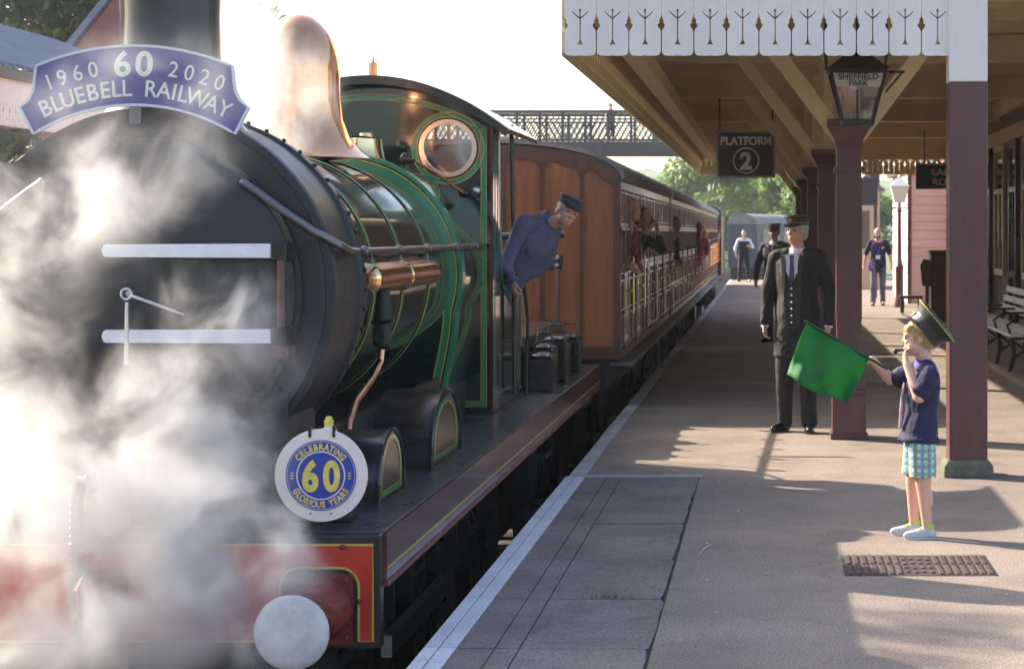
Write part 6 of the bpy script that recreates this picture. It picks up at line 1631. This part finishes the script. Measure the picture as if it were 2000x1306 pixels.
# footbridge figure
J = base_joints(); J['elR'] = V((.2, .16, 1.25)); J['wrR'] = V((.06, .20, 1.50)); J['elL'] = V((-.2, .16, 1.25)); J['wrL'] = V((-.06, .20, 1.50))
root = person_root((-6.25, 81.2, 4.75 + .31), R(190), 1.72, 'person in a dark shirt leaning on the footbridge parapet with a camera'); Rm = head_rot(0, R(-15))
body(root, J, Rm, M['skin'], voxel=.014, hands=[('R', V((-.4, .3, .6)), (-1, 0, 0), .7, 1), ('L', V((.4, .3, .6)), (1, 0, 0), .7, -1)]); hair(root, J, Rm, M['hair_dark'], 1.0)
g = MB(); torso_loft(g, J, .03, lo=-.14, hi=.5)
for s in 'RL': g.cap(J['neck'].lerp(J['sh' + s], .45), J['sh' + s], .058, .066); g.cap(J['sh' + s], J['el' + s].lerp(J['sh' + s], .3), .066, .058)
remeshed(g, 'shirt', M['cloth_grey'], root, .014, 2)
g = MB(); torso_loft(g, J, .02, lo=-.14, hi=.06)
for s in 'RL': g.cap(J['hip' + s], J['kn' + s], .1, .08)
remeshed(g, 'shorts', M['cloth_navy'], root, .014, 2); shoes(root, J, M['leather'])
# ------------------------------------------------------------------ steam (real volumes in front of and above the locomotive)
def steam_volume(name, box, blobs, dens, label, nscale=2.2, seed=0.0, lo=.42, hi=.66, det=6, base=0.0, aniso=0.35, step=0.06, squash=(1, 1, 1)):
    x0, x1, y0, y1, z0, z1 = box
    m = bpy.data.materials.new(name); m.use_nodes = True; nt = m.node_tree; nt.nodes.remove(nt.nodes['Principled BSDF'])
    out = nt.nodes['Material Output']; pv = nt.nodes.new('ShaderNodeVolumePrincipled')
    pv.inputs['Color'].default_value = (.90, .90, .91, 1); pv.inputs['Anisotropy'].default_value = aniso
    tc = nt.nodes.new('ShaderNodeTexCoord'); pos = tc.outputs['Object']
    nz = nt.nodes.new('ShaderNodeTexNoise'); nz.inputs['Scale'].default_value = nscale; nz.inputs['Detail'].default_value = det; nz.inputs['Roughness'].default_value = .62; nz.inputs['Distortion'].default_value = .45
    mp = nt.nodes.new('ShaderNodeMapping'); mp.inputs['Location'].default_value = (seed, seed * 1.7, seed * .3); mp.inputs['Scale'].default_value = squash
    nt.links.new(pos, mp.inputs[0]); nt.links.new(mp.outputs[0], nz.inputs['Vector'])
    # displaced position so that the blob edges billow
    sub = nt.nodes.new('ShaderNodeVectorMath'); sub.operation = 'SUBTRACT'; sub.inputs[1].default_value = (.5, .5, .5); nt.links.new(nz.outputs['Color'], sub.inputs[0])
    scl = nt.nodes.new('ShaderNodeVectorMath'); scl.operation = 'SCALE'; scl.inputs['Scale'].default_value = .75; nt.links.new(sub.outputs[0], scl.inputs[0])
    add = nt.nodes.new('ShaderNodeVectorMath'); add.operation = 'ADD'; nt.links.new(pos, add.inputs[0]); nt.links.new(scl.outputs[0], add.inputs[1])
    total = None
    for (c, r, wgt) in blobs:
        ds = nt.nodes.new('ShaderNodeVectorMath'); ds.operation = 'DISTANCE'; nt.links.new(add.outputs[0], ds.inputs[0]); ds.inputs[1].default_value = c
        mr = nt.nodes.new('ShaderNodeMapRange'); mr.interpolation_type = 'SMOOTHSTEP'; mr.inputs[1].default_value = r; mr.inputs[2].default_value = r * .15; mr.inputs[3].default_value = 0; mr.inputs[4].default_value = wgt
        nt.links.new(ds.outputs['Value'], mr.inputs[0])
        if total is None: total = mr.outputs[0]
        else:
            a = nt.nodes.new('ShaderNodeMath'); a.operation = 'ADD'; nt.links.new(total, a.inputs[0]); nt.links.new(mr.outputs[0], a.inputs[1]); total = a.outputs[0]
    n2 = nt.nodes.new('ShaderNodeMapRange'); n2.interpolation_type = 'SMOOTHSTEP'; n2.inputs[1].default_value = lo; n2.inputs[2].default_value = hi; n2.inputs[3].default_value = base; n2.inputs[4].default_value = 1
    nt.links.new(nz.outputs['Fac'], n2.inputs[0])
    mu = nt.nodes.new('ShaderNodeMath'); mu.operation = 'MULTIPLY'; nt.links.new(total, mu.inputs[0]); nt.links.new(n2.outputs[0], mu.inputs[1])
    m2 = nt.nodes.new('ShaderNodeMath'); m2.operation = 'MULTIPLY'; nt.links.new(mu.outputs[0], m2.inputs[0]); m2.inputs[1].default_value = dens
    nt.links.new(m2.outputs[0], pv.inputs['Density']); nt.links.new(pv.outputs[0], out.inputs['Volume'])
    g = MB(); g.bb(*box); o = g.build(name, m)
    return tag(o, label, 'steam', kind='stuff')
def SP(px, py, d): return ((px - 1500) * d / 4000, d, 1.65 - (py - 455) * d / 4000)
# billow field in metres, drifting in front of the smokebox and over the buffer beam
bl = []
for (px, py, d, r, wgt) in ((40, 980, 7.9, .58, .95), (180, 1010, 7.95, .45, .9), (330, 960, 8.0, .36, 1.3), (420, 800, 8.1, .30, 1.2), (420, 640, 8.2, .30, 1.1), (470, 590, 8.25, .22, .9),
                         (300, 780, 8.1, .26, .9), (40, 760, 8.1, .36, .6), (40, 560, 8.2, .38, .6), (200, 400, 8.3, .38, .6), (330, 330, 8.35, .32, .6), (60, 380, 8.3, .28, .35),
                         (300, 1190, 7.8, .40, 1.3), (420, 1060, 7.8, .36, 1.3), (560, 1130, 7.75, .22, .35), (150, 1240, 7.8, .40, 1.0), (530, 1250, 7.5, .18, .6), (560, 700, 8.2, .22, .4), (480, 930, 8.0, .28, .7), (520, 1090, 7.8, .30, 1.2), (470, 1180, 7.75, .30, 1.2), (545, 1120, 7.65, .22, 1.1), (380, 1120, 7.8, .4, .8), (200, 230, 8.35, .45, .16), (400, 200, 8.35, .40, .18)):
    bl.append((SP(px, py, d), r, wgt))
steam_volume('steam', (-3.9, -1.55, 7.25, 8.62, -.5, 2.75), bl, 6.5, 'white steam billowing across the smokebox and buffer beam at the left', 2.9, 3.1, .41, .64, det=7, base=.05)
bl = [((-2.75, 10.6, 2.55), .40, 1.1), ((-2.62, 10.9, 2.20), .30, .8), ((-2.7, 10.0, 2.40), .34, .8), ((-2.85, 11.1, 2.85), .30, .5), ((-2.6, 9.7, 2.25), .26, .6), ((-2.45, 11.0, 2.42), .2, .4)]
steam_volume('steam', (-3.2, -1.85, 9.50, 11.33, 2.02, 3.5), bl, 7.5, 'bright wisp of steam hiding the left side of the polished dome', 3.0, 8.4, .36, .62)

# ------------------------------------------------------------------ air
HB = (-425, 425, -45, 625, -2.4, 19.5)
hm = bpy.data.materials.new('haze'); hm.use_nodes = True; nt = hm.node_tree; nt.nodes.remove(nt.nodes['Principled BSDF'])
pv = nt.nodes.new('ShaderNodeVolumePrincipled'); pv.inputs['Color'].default_value = (.86, .92, 1, 1); pv.inputs['Density'].default_value = 0.0004; pv.inputs['Anisotropy'].default_value = 0.3
nt.links.new(pv.outputs[0], nt.nodes['Material Output'].inputs['Volume'])
g = MB(); g.bb(*HB); tag(g.build('haze', hm), 'pale sunlit haze in the air over the station', 'haze', kind='stuff')

# ------------------------------------------------------------------ separate pieces become parts of their own
def split_loose(o):
    me = o.data; n = len(me.vertices); par = list(range(n))
    def find(a):
        while par[a] != a: par[a] = par[par[a]]; a = par[a]
        return a
    for e in me.edges:
        a, b = find(e.vertices[0]), find(e.vertices[1])
        if a != b: par[a] = b
    groups = {}
    for p in me.polygons: groups.setdefault(find(p.vertices[0]), []).append(p)
    if len(groups) < 2: return
    for k, polys in enumerate(groups.values()):
        idx = sorted({v for p in polys for v in p.vertices}); mp = {v: i for i, v in enumerate(idx)}
        m2 = bpy.data.meshes.new(o.name.split('.')[0]); m2.from_pydata([me.vertices[v].co for v in idx], [], [tuple(mp[v] for v in p.vertices) for p in polys])
        for m_ in me.materials: m2.materials.append(m_)
        if polys[0].use_smooth: m2.shade_smooth()
        c = o.copy(); c.data = m2; col.objects.link(c)
        for ch in kids(o):
            if k == 0: ch.parent = c
    bpy.data.objects.remove(o)
for o in list(bpy.data.objects):
    if o.type == 'MESH' and o.name.split('.')[0] in ('cross_beam', 'longitudinal_beam', 'rafter', 'coupling_rod', 'cab_steps', 'main_frames', 'knee_brace', 'fascia', 'hanging_rod', 'girder', 'end_steps', 'headlamp', 'axle_guard', 'backrest', 'reflection_band', 'door_hinge', 'brake_handle'):
        split_loose(o)
